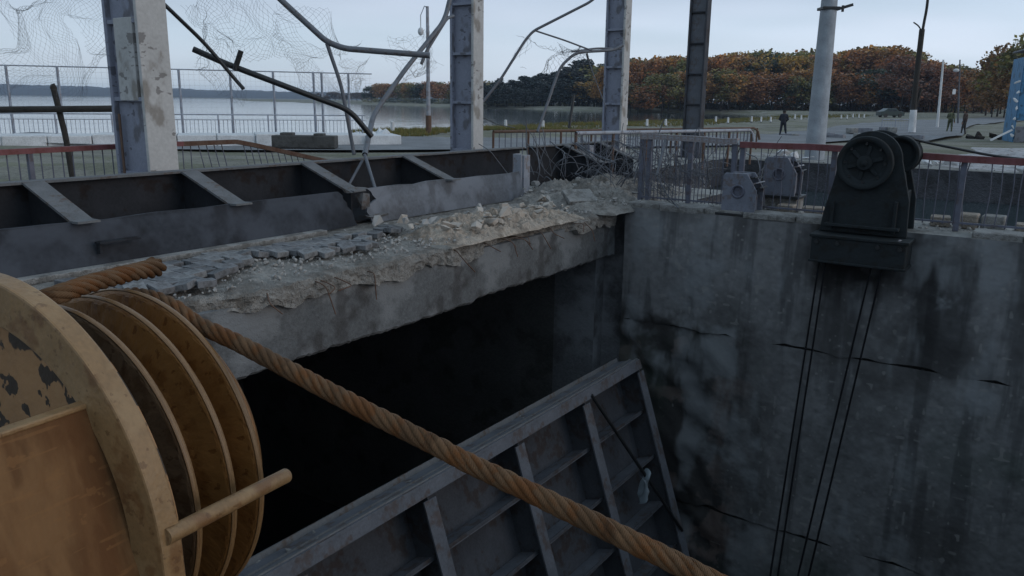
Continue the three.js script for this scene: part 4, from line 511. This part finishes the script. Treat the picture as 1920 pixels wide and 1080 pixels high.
// ================================================================== LAKE SIDE: fence, quay, lamp post, posts
{
  const y0 = 0, P = (px, d) => { const p = D(px, 260, d); p.y = 0; return p; };
  const A0 = P(-60, 34), A1 = P(700, 40), dir = A1.clone().sub(A0), L = dir.length(); dir.normalize();
  const t = thing('mesh_fence', 'tall thin pipe fence with wire mesh standing along the lake shore', 'fence', A0, -Math.atan2(dir.z, dir.x));
  const topY = (x) => 3.15 - 0.0 * x; obj('top_rail', [cyl(V(0, topY(0), 0), V(L, topY(L), 0), 0.03, 0.03, 6)], M.galv, t);
  const xs = []; for (const px of [20, 115, 340, 435, 515, 590, 605, 655]) { const r = rayOf(px, 200); const k = (r.z * A0.x - r.x * A0.z) / (r.x * dir.z - r.z * dir.x); xs.push(k); } for (const x of xs) obj('post', cyl(V(x, 0, 0), V(x, topY(x), 0), 0.055, 0.055, 8), M.galv, t);
  const wires = []; for (let x = 0; x < L; x += 0.22) wires.push(cyl(V(x, 0.05, 0.03), V(x, topY(x), 0.03), 0.0028, 0.0028, 3)); for (let y = 0.3; y < 3.1; y += 0.24) wires.push(cyl(V(0, y, 0.03), V(L, y, 0.03), 0.0028, 0.0028, 3)); const w = obj('wire_mesh', wires, M.galv, t); w.userData.kind = 'stuff';
  const r = thing('railing', 'low barred railing on the quay in front of the lake fence', 'railing', A0.clone().add(V(0, 0, 2)), -Math.atan2(dir.z, dir.x));
  obj('top_rail', [cyl(V(0, 1.22, 0), V(L, 1.22, 0), 0.03, 0.03, 6), cyl(V(0, 1.0, 0), V(L, 1.0, 0), 0.02, 0.02, 6), cyl(V(0, 0.14, 0), V(L, 0.14, 0), 0.02, 0.02, 6)], M.galv, r); for (let x = 0.1; x < L; x += 0.17) obj('bar', cyl(V(x, 0.14, 0), V(x, 1.0, 0), 0.012, 0.012, 4), M.galv, r); for (let x = 0.1; x < L; x += 2.1) obj('post', cyl(V(x, 0, 0), V(x, 1.22, 0), 0.035, 0.035, 6), M.galv, r);
  // pale quay slabs
  const q = thing('quay_edge', 'whitish concrete quay edge with broken end along the lake fence', 'quay', A0.clone().add(V(0, 0, 3)), -Math.atan2(dir.z, dir.x)), rr = rng(3); for (let x = 0; x < L + 0.6; x += 1.55) { const o = obj('slab', bx(1.53, 0.5 + 0.08 * rr(), 2.2, x + 0.75, 0.17, 0, 0.05), M.white, q); o.rotation.y = (rr() - 0.5) * 0.04; o.position.y = (rr() - 0.5) * 0.05; }
  const sh = [0, 1, 2].map(() => lump(rr, [0.5, 0.3, 0.4])); for (let i = 0; i < 12; i++) { const o = tag(obj('quay_fragment', sh[i % 3], M.white), 'white broken fragment at the end of the quay edge', 'fragment', 'white fragments at the quay end'); const p = P(655 + 75 * rr(), 37.5 + 2 * rr()); o.position.copy(p).setY(0.15); o.rotation.set(rr(), rr() * 6, rr()); o.scale.setScalar(0.4 + 0.9 * rr()); }
  const bl = tag(obj('concrete_block', [bx(2.55, 0.5, 0.7, 0, 0.25, 0, 0.04), bx(0.5, 0.12, 0.5, -0.7, 0.55, 0, 0.03), bx(0.4, 0.1, 0.5, 0.6, 0.54, 0, 0.03)], M.darkConc), 'dark long concrete block lying before the whitish quay edge', 'block'); bl.position.copy(P(572, 33)); 
  // rusty post and cross pipe left
  const rp = thing('rusty_post', 'short rusty post with cross pipe left of the first column', 'post', P(122, 17)); obj('post', [poly([V(0.08, -0, 0), V(0.02, 1.1, 0), V(-0.12, 2.1, 0)], 0.06, 7)], M.bark, rp); obj('cap', [lump(rng(4), [0.07, 0.1, 0.07]).translate(-0.13, 2.1, 0)], M.bark, rp); obj('cross_pipe', [cyl(V(-2.6, 1.62, 0.1), V(1.25, 1.7, 0.1), 0.07, 0.07, 10)], M.bark, rp);
  const lp = thing('lamp_post', 'pale thin lamp post standing left of the second column by the lake', 'lamp post', P(804, 47).setY(0)); obj('pole', [cyl(V(0, 0, 0), V(0, 7.05, 0), 0.13, 0.085, 10)], M.pale, lp); obj('base', [cyl(V(0, 0, 0), V(0, 1.1, 0), 0.17, 0.17, 10)], M.rust, lp); obj('arm', [poly([V(0, 6.9, 0), V(-0.15, 7.1, 0), V(-0.36, 6.6, 0.05)], 0.025, 6)], M.pale, lp); obj('lamp_head', [new THREE.SphereGeometry(0.17, 12, 8).scale(1, 1.3, 1).translate(-0.38, 5.7, 0.05).toNonIndexed(), new THREE.CylinderGeometry(0.03, 0.03, 0.8, 6).translate(-0.38, 6.2, 0.05).toNonIndexed()], M.white, lp);
  const cp = thing('concrete_pole', 'tall round grey concrete pole rising behind the red railing', 'pole', (() => { const p = D(1533, 230, 30); p.y = 0; return p; })()); obj('shaft', [cyl(V(0, 0, 0), V(0, 8.2, 0), 0.355, 0.24, 20)], M.concPole, cp); obj('bracket', [bar(V(0.2, 5.25, 0), V(0.85, 5.45, 0), 0.06, 0.1), bar(V(0.5, 5.2, 0), V(0.5, 5.42, 0), 0.07, 0.07), bx(0.62, 0.1, 0.62, 0, 5.3, 0, 0.02)], M.black, cp); obj('insulator', [cyl(V(0.98, 5.75, 0), V(0.99, 6.25, 0), 0.05, 0.07, 8), bar(V(0.2, 6.3, 0), V(1.05, 6.3, 0), 0.05, 0.05)], M.black, cp);
}
{ const r = rng(71), g = bx(1, 0.4, 0.5, 0, 0.2, 0, 0.05); for (let i = 0; i < 14; i++) { const p = Gr(1480 + 250 * r(), 252 + 12 * r()), o = obj('kerb_block', g, i % 3 ? M.grey : M.pier); o.position.copy(p).setY(groundH(p.x, p.z) + 0.05); o.scale.set(0.5 + 0.9 * r(), 0.5 + 0.7 * r(), 0.8); o.rotation.y = r() * 3; tag(o, 'grey loose kerb block lying on the far road beyond the second pit', 'kerb block', 'loose kerb blocks on the far road'); } }
// white guard posts along the road
{
  const mk = () => { const t = new THREE.Group(); obj('shaft', [cyl(V(0, 0, 0), V(0, 0.62, 0), 0.12, 0.105, 8), new THREE.SphereGeometry(0.105, 8, 5).scale(1, 0.5, 1).translate(0, 0.62, 0).toNonIndexed()], M.white, t); obj('foot', [cyl(V(0, 0, 0), V(0, 0.1, 0), 0.126, 0.122, 8)], M.pipe, t); return t; };
  const base = mk(); base.name = 'guard_post'; const pts = [[736, 250], [948, 240], [1018, 241], [1174, 237], [1213, 236], [1248, 234], [1342, 230], [1365, 230], [1409, 229], [1427, 228], [1445, 228], [1490, 226], [1502, 225], [1516, 225], [1577, 223], [1588, 223], [1599, 222], [1610, 222], [1620, 221.5]];
  pts.forEach(([x, y]) => { const p = Gr(x, y); copyOf(base, V(p.x, groundH(p.x, p.z), p.z), '', 0); }); scene.children.filter((o) => o.name.startsWith('guard_post')).forEach((o) => tag(o, 'small white guard post at the road edge by the lake', 'guard post', 'white guard posts along the road'));
}
// ================================================================== PEOPLE
function person(label, pos, turn, col, pose) {
  // joints in metres, facing +z
  const bones = [], add = (p, q, r0, r1, k) => bones.push([V(...p), V(...q), r0, r1, k]);
  const { aL, aR, lL, lR, lean = 0 } = pose;
  add([0, 0.98, 0], [0, 1.16, lean * 0.3], 0.155, 0.15, 1); add([0, 1.16, lean * 0.3], [0, 1.38, lean], 0.16, 0.165, 1); add([-0.15, 1.42, lean], [0.15, 1.42, lean], 0.085, 0.085, 1); add([0, 1.42, lean], [0, 1.53, lean * 1.3], 0.06, 0.055, 2);
  for (const [s, l] of [[-1, lL], [1, lR]]) { add([s * 0.09, 0.95, 0], l[0], 0.098, 0.07, 3); add(l[0], l[1], 0.07, 0.05, 3); add([l[1][0], 0.05, l[1][2] - 0.03], [l[1][0] + s * 0.02, 0.035, l[1][2] + 0.17], 0.05, 0.038, 4); }
  for (const [s, a] of [[-1, aL], [1, aR]]) { add([s * 0.19, 1.41, lean], a[0], 0.067, 0.052, 1); add(a[0], a[1], 0.052, 0.042, 1); const d = V(...a[1]).sub(V(...a[0])).normalize(), w = V(...a[1]), h = w.clone().addScaledVector(d, 0.09); add(w.toArray(), h.toArray(), 0.036, 0.042, 2); }
  const hc = [0, 1.65, lean * 1.5 + 0.01]; add([0, 1.66, hc[2] - 0.01], [0, 1.63, hc[2] + 0.01], 0.098, 0.088, 5); add([0, 1.58, hc[2] + 0.03], [0, 1.57, hc[2] + 0.035], 0.06, 0.05, 2); add([0, 1.64, hc[2] + 0.1], [0, 1.61, hc[2] + 0.112], 0.012, 0.016, 2); for (const s of [-1, 1]) add([s * 0.092, 1.645, hc[2]], [s * 0.095, 1.62, hc[2]], 0.016, 0.012, 2);
  const N = 96, S = 1.95, mc = new MarchingCubes(N, M.black, false, false, 60000); mc.isolation = 0; const f = mc.field, o = V(0, 0.93, 0), P = V(), pa = V(), near = (P, want) => { let best = 1e9, kind = 1, acc = 0; for (const [p, q, r0, r1, k] of bones) { pa.copy(q).sub(p); const L = pa.lengthSq(), t = Math.min(1, Math.max(0, ((P.x - p.x) * pa.x + (P.y - p.y) * pa.y + (P.z - p.z) * pa.z) / (L || 1))); const d = Math.hypot(P.x - p.x - t * pa.x, P.y - p.y - t * pa.y, P.z - p.z - t * pa.z) - (r0 + (r1 - r0) * t); if (d < best) { best = d; kind = k; } acc += Math.exp(-d * 55); } return want ? kind : -Math.log(Math.max(acc, 1e-30)) / 55; };
  for (let z = 0; z < N; z++) for (let y = 0; y < N; y++) for (let x = 0; x < N; x++) { P.set((x - N / 2) / (N / 2) * S / 2, (y - N / 2) / (N / 2) * S / 2, (z - N / 2) / (N / 2) * S / 2).add(o); f[z * N * N + y * N + x] = Math.abs(P.z) > 0.5 || Math.abs(P.x) > 0.6 ? -1 : -near(P); }
  mc.update(); const cnt = mc.count, pos3 = mc.positionArray.slice(0, cnt * 3), C = new Float32Array(cnt * 3); for (let i = 0; i < cnt; i++) { P.set(pos3[i * 3], pos3[i * 3 + 1], pos3[i * 3 + 2]).multiplyScalar(S / 2).add(o); pos3[i * 3] = P.x; pos3[i * 3 + 1] = P.y; pos3[i * 3 + 2] = P.z; let k = near(P, true); let c = k === 5 ? (P.y > 1.665 || P.z < hc[2] - 0.02 ? col.hair : col.skin) : [0, col.top, col.skin, col.legs, col.shoe][k]; if (k === 1 && P.y < 0.92) c = col.legs; if (col.camo && (k === 1 || k === 3)) c = N1(P.x * 9 + 5, P.y * 9 + P.z * 7, 3) > 0.1 ? col.camo : c; C.set(c, i * 3); }
  const g = new THREE.BufferGeometry(); g.setAttribute('position', new THREE.BufferAttribute(pos3, 3)); g.setAttribute('color', new THREE.BufferAttribute(C, 3));
  const list = [g]; for (const a of [aL, aR]) { const d = V(...a[1]).sub(V(...a[0])).normalize(), w = V(...a[1]).addScaledVector(d, 0.1), side = V(0, 0, 1).addScaledVector(d, -d.z).normalize(), nn = d.clone().cross(side); const fin = (off, len, dir) => { const p = w.clone().addScaledVector(side, off), m = p.clone().addScaledVector(dir, len * 0.55), e = m.clone().addScaledVector(dir, len * 0.4).addScaledVector(nn, a[0][0] < 0 ? 0.018 : -0.018); for (const [x, y] of [[p, m], [m, e]]) { const q = cyl(x, y, 0.0095, 0.008, 6); q.deleteAttribute('uv'); q.deleteAttribute('normal'); const cc = new Float32Array(q.attributes.position.count * 3); for (let i = 0; i < cc.length; i += 3) cc.set(col.skin, i); q.setAttribute('color', new THREE.BufferAttribute(cc, 3)); list.push(q); } }; [[-0.03, 0.062], [-0.01, 0.074], [0.01, 0.08], [0.03, 0.07]].forEach(([o2, l]) => fin(o2, l, d)); w.addScaledVector(d, -0.05); fin(0.04, 0.062, d.clone().addScaledVector(side, 0.8).normalize()); }
  const mg = mergeVertices(mergeGeometries(list)); mg.computeVertexNormals();
  const t = obj('person', mg, mat([1, 1, 1], { vertexColors: true, roughness: 0.9 })); t.position.copy(pos); t.rotation.y = turn; tag(t, label, 'person'); return t;
}
{
  const dark = { top: [0.018, 0.02, 0.03], legs: [0.015, 0.017, 0.026], skin: [0.28, 0.17, 0.12], hair: [0.02, 0.016, 0.014], shoe: [0.012, 0.012, 0.012] };
  const at = (px, py) => { const p = Gr(px, py); p.y = groundH(p.x, p.z); return p; };
  const fold = (s) => [[s * 0.27, 1.16, 0.04], [s * 0.14, 1.02, 0.22]], hangA = (s) => [[s * 0.27, 1.14, -0.02], [s * 0.28, 0.88, 0.05]], leg = (s, w, z) => [[s * (0.1 + w * 0.4), 0.5, z * 0.5 + 0.03], [s * (0.1 + w), 0.09, z]];
  person('person in dark jacket and trousers standing with legs apart on the far road', at(1467, 253), 2.7, dark, { aL: fold(-1), aR: fold(1), lL: leg(-1, 0.13, 0.05), lR: leg(1, 0.07, -0.06), lean: 0.03 });
  person('person in mottled green camouflage standing on the rubble at right', at(1779, 249), 2.2, { ...dark, top: [0.12, 0.125, 0.07], legs: [0.1, 0.11, 0.065], camo: [0.05, 0.055, 0.03] }, { aL: hangA(-1), aR: fold(1), lL: leg(-1, 0.06, 0.04), lR: leg(1, 0.05, -0.05) });
  person('person in dark brown coat standing right of the camouflaged one', at(1806, 251), -2.4, { ...dark, top: [0.05, 0.033, 0.028], legs: [0.03, 0.028, 0.026] }, { aL: hangA(-1), aR: hangA(1), lL: leg(-1, 0.05, -0.06), lR: leg(1, 0.08, 0.08) });
}
// ================================================================== RIGHT BACKGROUND: trunk, poles, car, blue hut
{
  const at = (px, py) => { const p = Gr(px, py); p.y = groundH(p.x, p.z); return p; };
  const dt = thing('dead_tree', 'tall broken dead tree trunk with whitewashed foot', 'tree', at(1709, 249)), px = (x, y) => D(x, y, -dt.position.z).sub(dt.position), k = 0.0;
  obj('trunk', [poly([px(1710, 248), px(1713, 205), px(1719, 140), px(1725, 90), px(1729, 55)], 0.2, 9, 1), poly([px(1724, 95), px(1731, 50), px(1738, 15), px(1742, -30)], 0.1, 7, 1)], M.bark, dt); obj('whitewash', [cyl(px(1709.5, 248), px(1713, 206), 0.27, 0.24, 12)], M.white, dt); obj('branch', [poly([px(1728, 58), px(1722, 48), px(1713, 42)], 0.05, 6)], M.bark, dt); obj('branch', [poly([px(1716, 205), px(1722, 185), px(1727, 165)], 0.1, 6)], M.bark, dt);
  const wp = thing('thin_pole', 'thin whitish leaning pole right of the dead tree', 'pole', at(1757, 240)); const q = (x, y) => D(x, y, -wp.position.z).sub(wp.position); obj('shaft', [cyl(q(1757, 240), q(1769, 112), 0.13, 0.09, 8)], M.white, wp);
  const lp = thing('lamp_post', 'dark lamp post with small white lamp before the red trees at right', 'lamp post', at(1796, 232)); const q2 = (x, y) => D(x, y, -lp.position.z).sub(lp.position); obj('pole', [cyl(q2(1796, 232), q2(1800, 112), 0.12, 0.08, 8)], M.pipe, lp); obj('lamp_head', [new THREE.SphereGeometry(0.3, 10, 6).scale(1.2, 0.7, 1).translate(...q2(1793, 132).toArray()).toNonIndexed()], M.white, lp); obj('sign_plate', [bx(0.36, 0.6, 0.05).translate(...q2(1789, 172).toArray())], M.white, lp);
  // car
  const cp = at(1668, 221), car = thing('parked_car', 'dark green car parked on the road far behind the dead tree', 'car', cp, 0.15), body = mat([0.02, 0.035, 0.033], { roughness: 0.3 }), sc = 1;
  const side = new THREE.Shape([[-2.1, 0.35], [2.1, 0.35], [2.15, 0.75], [1.9, 0.92], [1.15, 1.0], [0.6, 1.42], [-0.9, 1.45], [-1.6, 1.02], [-2.1, 0.95]].map((p) => new THREE.Vector2(...p))); obj('body', uvBox(new THREE.ExtrudeGeometry(side, { depth: 1.5, bevelEnabled: true, bevelSize: 0.06, bevelThickness: 0.08, bevelSegments: 2 }).translate(0, 0, -0.75)), body, car);
  obj('window', [bx(0.66, 0.32, 0.02, 0.28, 1.2, 0.84), bx(0.72, 0.32, 0.02, -0.55, 1.2, 0.84)], mat([0.03, 0.04, 0.05], { roughness: 0.1 }), car); for (const x of [-1.3, 1.35]) for (const z of [-0.78, 0.78]) obj('wheel', [cyl(V(x, 0.33, z - 0.1), V(x, 0.33, z + 0.1), 0.33, 0.33, 16)], M.black, car); for (const z of [-0.5, 0.5]) obj('headlight', bx(0.03, 0.12, 0.25, 2.2, 0.72, z), M.white, car);
  // light railing by the trunk
  const fr = thing('railing', 'low pale green railing in front of the parked car', 'railing', at(1652, 246)); const e = at(1702, 246).sub(fr.position); obj('top_rail', [cyl(V(0, 0.95, 0), V(e.x, 0.95, e.z), 0.04, 0.04, 6)], M.galv, fr); for (let i = 0; i <= 10; i++) obj('bar', cyl(V(e.x * i / 10, 0, e.z * i / 10), V(e.x * i / 10, 0.95, e.z * i / 10), i % 5 ? 0.015 : 0.04, i % 5 ? 0.015 : 0.04, 5), M.galv, fr);
  // blue metal hut with torn corner
  const b0 = at(1899, 264), hut = thing('blue_hut', 'bright blue sheet metal hut with torn ragged corner at the right edge', 'hut', b0, -0.35); const r = rng(23);
  for (let i = 0; i < 9; i++) { const x = 0.02 + i * 0.45, tear = i < 1 ? 0.9 : i < 2 ? 0.35 : 0; const h = 5.3 - tear * 3.0 * 0.4 + (i < 3 ? 0.2 * r() : 0); obj('wall_panel', bx(0.44, h - (i === 0 ? 1.3 : 0), 0.06 + 0.02 * (i % 2), x + 0.22, (h + (i === 0 ? 1.3 : 0)) / 2, 0, 0.012), M.blue, hut); }
  for (let i = 0; i < 6; i++) obj('wall_panel', bx(0.06, 5.2 - (i < 2 ? 0.5 : 0), 0.48, 4.1, 2.6 - (i < 2 ? 0.25 : 0), -0.3 - i * 0.5, 0.012), M.blue, hut); for (let i = 0; i < 6; i++) obj('wall_panel', bx(0.06, 5.0, 0.48, 0.02, 2.5, -0.3 - i * 0.5, 0.012), M.blue, hut); obj('roof', bx(4.3, 0.1, 3.4, 2.06, 5.42, -1.5, 0.02), M.grey, hut); obj('plinth', bx(4.3, 0.95, 0.14, 2.2, 0.475, 0.08, 0.02), M.grey, hut);
  obj('torn_lining', [0, 1, 2, 3, 4, 5, 6].map((i) => lump(r, [0.06 + 0.07 * r(), 0.12 + 0.1 * r(), 0.06]).rotateZ(r() * 3).translate(-0.04 - 0.2 * r(), 0.4 + i * 0.5 + 0.3 * r(), 0.06)), M.white, hut);
  obj('steel_strut', [bar(V(-1.3, 0.1, 0.6), V(-0.2, 0.75, 0.4), 0.1, 0.1)], M.white, hut);
  const db = tag(obj('debris_pile', [0, 1, 2, 3, 4, 5, 6, 7, 8, 9, 10, 11].map((i) => lump(r, [0.15 + 0.3 * r(), 0.1 + 0.15 * r(), 0.3]).rotateZ((r() - 0.5) * 1.4).translate(i * 0.24 - 1.4 + 0.2 * r(), 0.12 + 0.2 * r(), 1.4 * (r() - 0.5))), M.bark), 'dark pile of wreckage beside the blue hut', 'debris'); db.position.copy(at(1868, 258));
}
// ================================================================== TREES
{
  const leafGeo = (seed, n, kind) => { // clumps of leaf-sized faces spread through the crown
    const r = rng(seed), P = [], C = []; const blobs = [];
    if (kind === 'bush') for (let i = 0; i < 24; i++) { const th = r() * 6.28, rr = Math.sqrt(r()) * 0.5; blobs.push([Math.cos(th) * rr, 0.08 + 0.8 * r() * (1 - rr), Math.sin(th) * rr, 0.14, 0.13]); } else
    if (kind === 'pine') { for (let i = 0; i < 26; i++) { const t = i / 25, y = 0.22 + 0.78 * t, R = 0.30 * (1 - t * 0.86); blobs.push([R * (r() - 0.5) * 1.1, y, R * (r() - 0.5) * 1.1, 0.06 + R * 0.6, 0.05]); } }
    else { for (let i = 0; i < 30; i++) { const th = r() * 6.28, rr = Math.sqrt(r()) * 0.36, y = 0.28 + 0.62 * r(); const k = Math.sqrt(Math.max(0.1, 1 - Math.pow((y - 0.55) / 0.5, 2))); blobs.push([Math.cos(th) * rr * k, y, Math.sin(th) * rr * k, 0.1 + 0.08 * r(), 0.09 + 0.05 * r()]); } }
    for (let i = 0; i < n; i++) { const b = blobs[(r() * blobs.length) | 0], v = V(r() * 2 - 1, r() * 2 - 1, r() * 2 - 1).normalize().multiplyScalar(Math.pow(r(), 0.4)); const c = V(b[0] + v.x * b[3], b[1] + v.y * b[4], b[2] + v.z * b[3]); const s = (kind === 'pine' ? 0.021 : 0.023) * (0.6 + 0.9 * r()); const u = V(r() * 2 - 1, (r() * 2 - 1) * 0.6, r() * 2 - 1).normalize(), w = V(r() * 2 - 1, r() * 2 - 1, r() * 2 - 1).cross(u).normalize(); const q = [c.clone().addScaledVector(u, s), c.clone().addScaledVector(w, s * 0.8), c.clone().addScaledVector(u, -s), c.clone().addScaledVector(w, -s * 0.8)]; const g = 0.45 + 1.5 * Math.pow(r(), 1.6), hue = (r() - 0.5) * 0.35; for (const k of [0, 1, 2, 0, 2, 3]) { P.push(q[k].x, q[k].y, q[k].z); C.push(g * (1 + hue), g, g * (1 - hue)); } }
    const g = new THREE.BufferGeometry(); g.setAttribute('position', new THREE.Float32BufferAttribute(P, 3)); g.setAttribute('color', new THREE.Float32BufferAttribute(C, 3)); g.computeVertexNormals(); return g;
  };
  const trunkGeo = (seed, kind) => { const r = rng(seed), l = [cyl(V(0, -0.03, 0), V(0.01, kind === 'pine' ? 0.9 : 0.6, 0), 0.017, 0.006, 7)]; for (let i = 0; i < (kind === 'pine' ? 6 : 9); i++) { const y = 0.25 + 0.4 * r(), th = r() * 6.28, L = kind === 'pine' ? 0.14 : 0.2 + 0.14 * r(); l.push(cyl(V(0, y, 0), V(Math.cos(th) * L, y + L * (kind === 'pine' ? 0.1 : 0.75), Math.sin(th) * L), 0.008, 0.003, 5)); } return merge(l); };
  const oaks = [0, 1, 2, 3, 4].map((i) => [leafGeo(900 + i, 2100, 'oak'), trunkGeo(950 + i, 'oak')]), bushes = [0, 1, 2].map((i) => [leafGeo(970 + i, 1300, 'bush'), trunkGeo(980 + i, 'oak')]), pines = [0, 1, 2].map((i) => [leafGeo(930 + i, 1700, 'pine'), trunkGeo(960 + i, 'pine')]);
  const lm = (c) => { const m = new THREE.MeshPhysicalMaterial({ vertexColors: true, roughness: 1, side: THREE.DoubleSide, transmission: 0.4, thickness: 0 }); m.color.setRGB(...c); return m; };
  const kinds = { rust: [lm([0.28, 0.118, 0.036]), 'rust-red autumn tree in the wood beyond the lake'], orange: [lm([0.34, 0.172, 0.045]), 'orange-brown autumn tree in the wood beyond the lake'], olive: [lm([0.165, 0.142, 0.036]), 'olive-green tree in the autumn wood beyond the lake'], ochre: [lm([0.34, 0.2, 0.042]), 'ochre-yellow tree in the autumn wood beyond the lake'], green: [lm([0.034, 0.052, 0.026]), 'dark green leafy tree in the autumn wood beyond the lake'], pine: [lm([0.017, 0.031, 0.026]), 'dark green pine standing beyond the lake behind the bent pipes'], brown: [lm([0.085, 0.05, 0.03]), 'brownish bare-looking tree on the far lake shore at left'], dusk: [lm([0.17, 0.07, 0.034]), 'dark reddish tree at the right behind the lamp posts'], edge: [lm([0.22, 0.115, 0.04]), 'brown-green tree at the right edge above the blue hut'] };
  const r = rng(1234); let cnt = 0;
  const where = (px) => px < 845 ? 'left of the second column' : px < 1130 ? 'between the second and third columns' : px < 1280 ? 'between the third and fourth columns' : px < 1530 ? 'between the fourth column and the concrete pole' : px < 1700 ? 'between the concrete pole and the dead tree' : 'right of the dead tree';
  const tree = (px, dist, topPy, kind, wide = 1, low = false) => {
    const set = low ? bushes[(r() * 3) | 0] : kind === 'pine' ? pines[(r() * 3) | 0] : oaks[(r() * 5) | 0], p = D(px, 200, dist), gy = groundH(p.x, p.z), top = D(px, topPy, dist).y, h = Math.max(4, (top - gy) * 1.0);
    const t = thing(low ? 'bush' : kind === 'pine' ? 'pine_tree' : 'autumn_tree', kinds[kind][1].replace(/ (in|standing|behind|on|at) .*$/, '').replace('tree', low ? 'low bush' : 'tree') + (low ? ', ' : ' beyond the lake, ') + where(px), low ? 'bush' : 'tree', V(p.x, gy - 0.15, p.z), r() * 6.28, kind + (low ? ' bushes ' : ' trees ') + where(px)); const c = obj('crown', set[0], kinds[kind][0], t), k = obj('trunk', set[1], M.bark, t); const w = h * wide * (kind === 'pine' ? 0.95 : 1.05) * (0.9 + 0.25 * r()); c.scale.set(w, h, w); k.scale.set(w, h, w); cnt++;
  };
  const pick = (o) => { let q = r(), s = 0; for (const [k, v] of Object.entries(o)) { s += v; if (q < s) return k; } return Object.keys(o)[0]; };
  const skyline = (x) => { const s = [[690, 158], [720, 152], [780, 150], [840, 150], [905, 148], [960, 146], [1010, 138], [1050, 126], [1090, 110], [1120, 122], [1170, 108], [1200, 98], [1260, 96], [1330, 94], [1400, 90], [1470, 86], [1530, 88], [1590, 82], [1650, 76], [1690, 88], [1720, 108], [1770, 112], [1800, 118], [1830, 150]]; let i = 0; while (i < s.length - 2 && x > s[i + 1][0]) i++; const t = (x - s[i][0]) / (s[i + 1][0] - s[i][0]); return s[i][1] + (s[i + 1][1] - s[i][1]) * Math.min(1, Math.max(0, t)); };
  // right wood, two ranks and a lower fringe
  for (let x = 1172; x < 1800; x += 17) { const d = 275 + 25 * r(); tree(x + 8 * (r() - 0.5), d, skyline(x) + 4 + 12 * r(), pick({ rust: x > 1560 ? 0.45 : 0.2, orange: 0.3, olive: 0.17, ochre: 0.16, green: 0.1 })); }
  for (let x = 1165; x < 1840; x += 21) tree(x + 8 * (r() - 0.5), 310 + 20 * r(), skyline(x) - 2 + 9 * r(), pick({ rust: 0.3, orange: 0.3, olive: 0.2, ochre: 0.2 }));
  for (let x = 1180; x < 1790; x += 19) tree(x + 10 * (r() - 0.5), 258 + 8 * r(), skyline(x) + (200 - skyline(x)) * (0.3 + 0.3 * r()), pick({ rust: x > 1560 ? 0.45 : 0.28, orange: 0.22, olive: 0.25, green: 0.25 }), 1.3);
  for (let x = 1690; x < 1880; x += 17) tree(x, 235 + 25 * r(), Math.max(skyline(Math.min(x, 1800)), x > 1800 ? 118 : 0) + 6 + 22 * r(), pick({ dusk: 0.6, rust: 0.25, green: 0.15 }), 1.1);
  for (let x = 1166; x < 1860; x += 13) tree(x + 6 * (r() - 0.5), 268 + 12 * r(), 183 - 10 * r(), pick({ rust: 0.2, olive: 0.3, green: 0.35, dusk: 0.15 }), 1.9, true);
  for (let x = 700; x < 1170; x += 13) tree(x + 6 * (r() - 0.5), x < 905 ? 530 - (x - 690) * 0.6 : 338, 187 - 4 * r(), pick({ olive: 0.4, green: 0.6 }), x < 905 ? 2.6 : 2.2, true);
  // pines and far shore
  for (let x = 905; x < 1185; x += 11) tree(x + 5 * (r() - 0.5), 345 + 30 * r(), skyline(x) + 10 * r(), r() < 0.12 ? 'olive' : 'pine', 1.9);
  for (let x = 915; x < 1180; x += 17) tree(x, 325 + 8 * r(), skyline(x) + (196 - skyline(x)) * (0.25 + 0.3 * r()), r() < 0.18 ? 'ochre' : 'pine', 2.2);
  tree(1125, 300, 122, 'orange', 0.8);
  for (let x = 692; x < 915; x += 11) tree(x + 4 * (r() - 0.5), 560 - (x - 690) * 0.6 + 25 * r(), skyline(x) + 5 * r(), pick({ orange: 0.4, rust: 0.15, olive: 0.3, green: 0.15 }), 1.3);
  for (let x = 600; x < 700; x += 10) tree(x, 760 + 60 * r(), 170 + 8 * r(), 'brown', 1.4);
  // closer trees at the right edge
  for (const [x, d, y] of [[1850, 190, 112], [1872, 175, 96], [1890, 160, 92], [1905, 150, 66], [1925, 140, 60], [1950, 150, 70], [1990, 160, 80], [1862, 165, 150], [1885, 150, 140], [1915, 140, 120]]) tree(x, d, y, pick({ edge: 0.75, olive: 0.25 }), 1.0);
  // dry tufts along the road and the lake edge: grass nobody could count
  const blade = new THREE.BufferGeometry(); const bp = []; for (let i = 0; i < 7; i++) { const th = i * 0.9, c = Math.cos(th), s = Math.sin(th), l = 0.6 + 0.4 * r(); bp.push(-0.06 * s, 0, 0.06 * c, 0.06 * s, 0, -0.06 * c, c * 0.35, l, s * 0.35); } blade.setAttribute('position', new THREE.Float32BufferAttribute(bp, 3)); blade.computeVertexNormals();
  const n = 9000, gm = new THREE.InstancedMesh(blade, mat([0.13, 0.125, 0.045], { side: THREE.DoubleSide }), n), q = new THREE.Object3D(), cc = new THREE.Color(); gm.name = 'dry_grass'; let m = 0;
  for (let i = 0; i < 60000 && m < n; i++) { const z = -38 - 130 * Math.pow(r(), 1.4), x = z * -1 * (-0.2 + 0.75 * r()); const d = lakeDist(x, z); if (d < 0 || d > 7 + 3 * N1(x * 0.1, z * 0.1, 9)) continue; q.position.set(x, groundH(x, z) - 0.02, z); q.rotation.y = r() * 6; q.scale.setScalar(0.15 + 0.3 * r()); q.updateMatrix(); gm.setMatrixAt(m, q.matrix); const k = r(); gm.setColorAt(m, cc.setRGB(0.7 + 0.9 * k, 0.9 + 0.3 * k, 0.8)); m++; } gm.count = m; gm.userData = { kind: 'stuff', label: 'dry yellowish grass along the lake bank', category: 'grass' }; gm.castShadow = gm.receiveShadow = true; scene.add(gm);
  console.log('trees', cnt, 'grass', m);
}
scene.traverse((o) => { if (o.isMesh && o.geometry.attributes.position.count === 0) console.log('EMPTY', o.name); });
renderer.render(scene, camera);
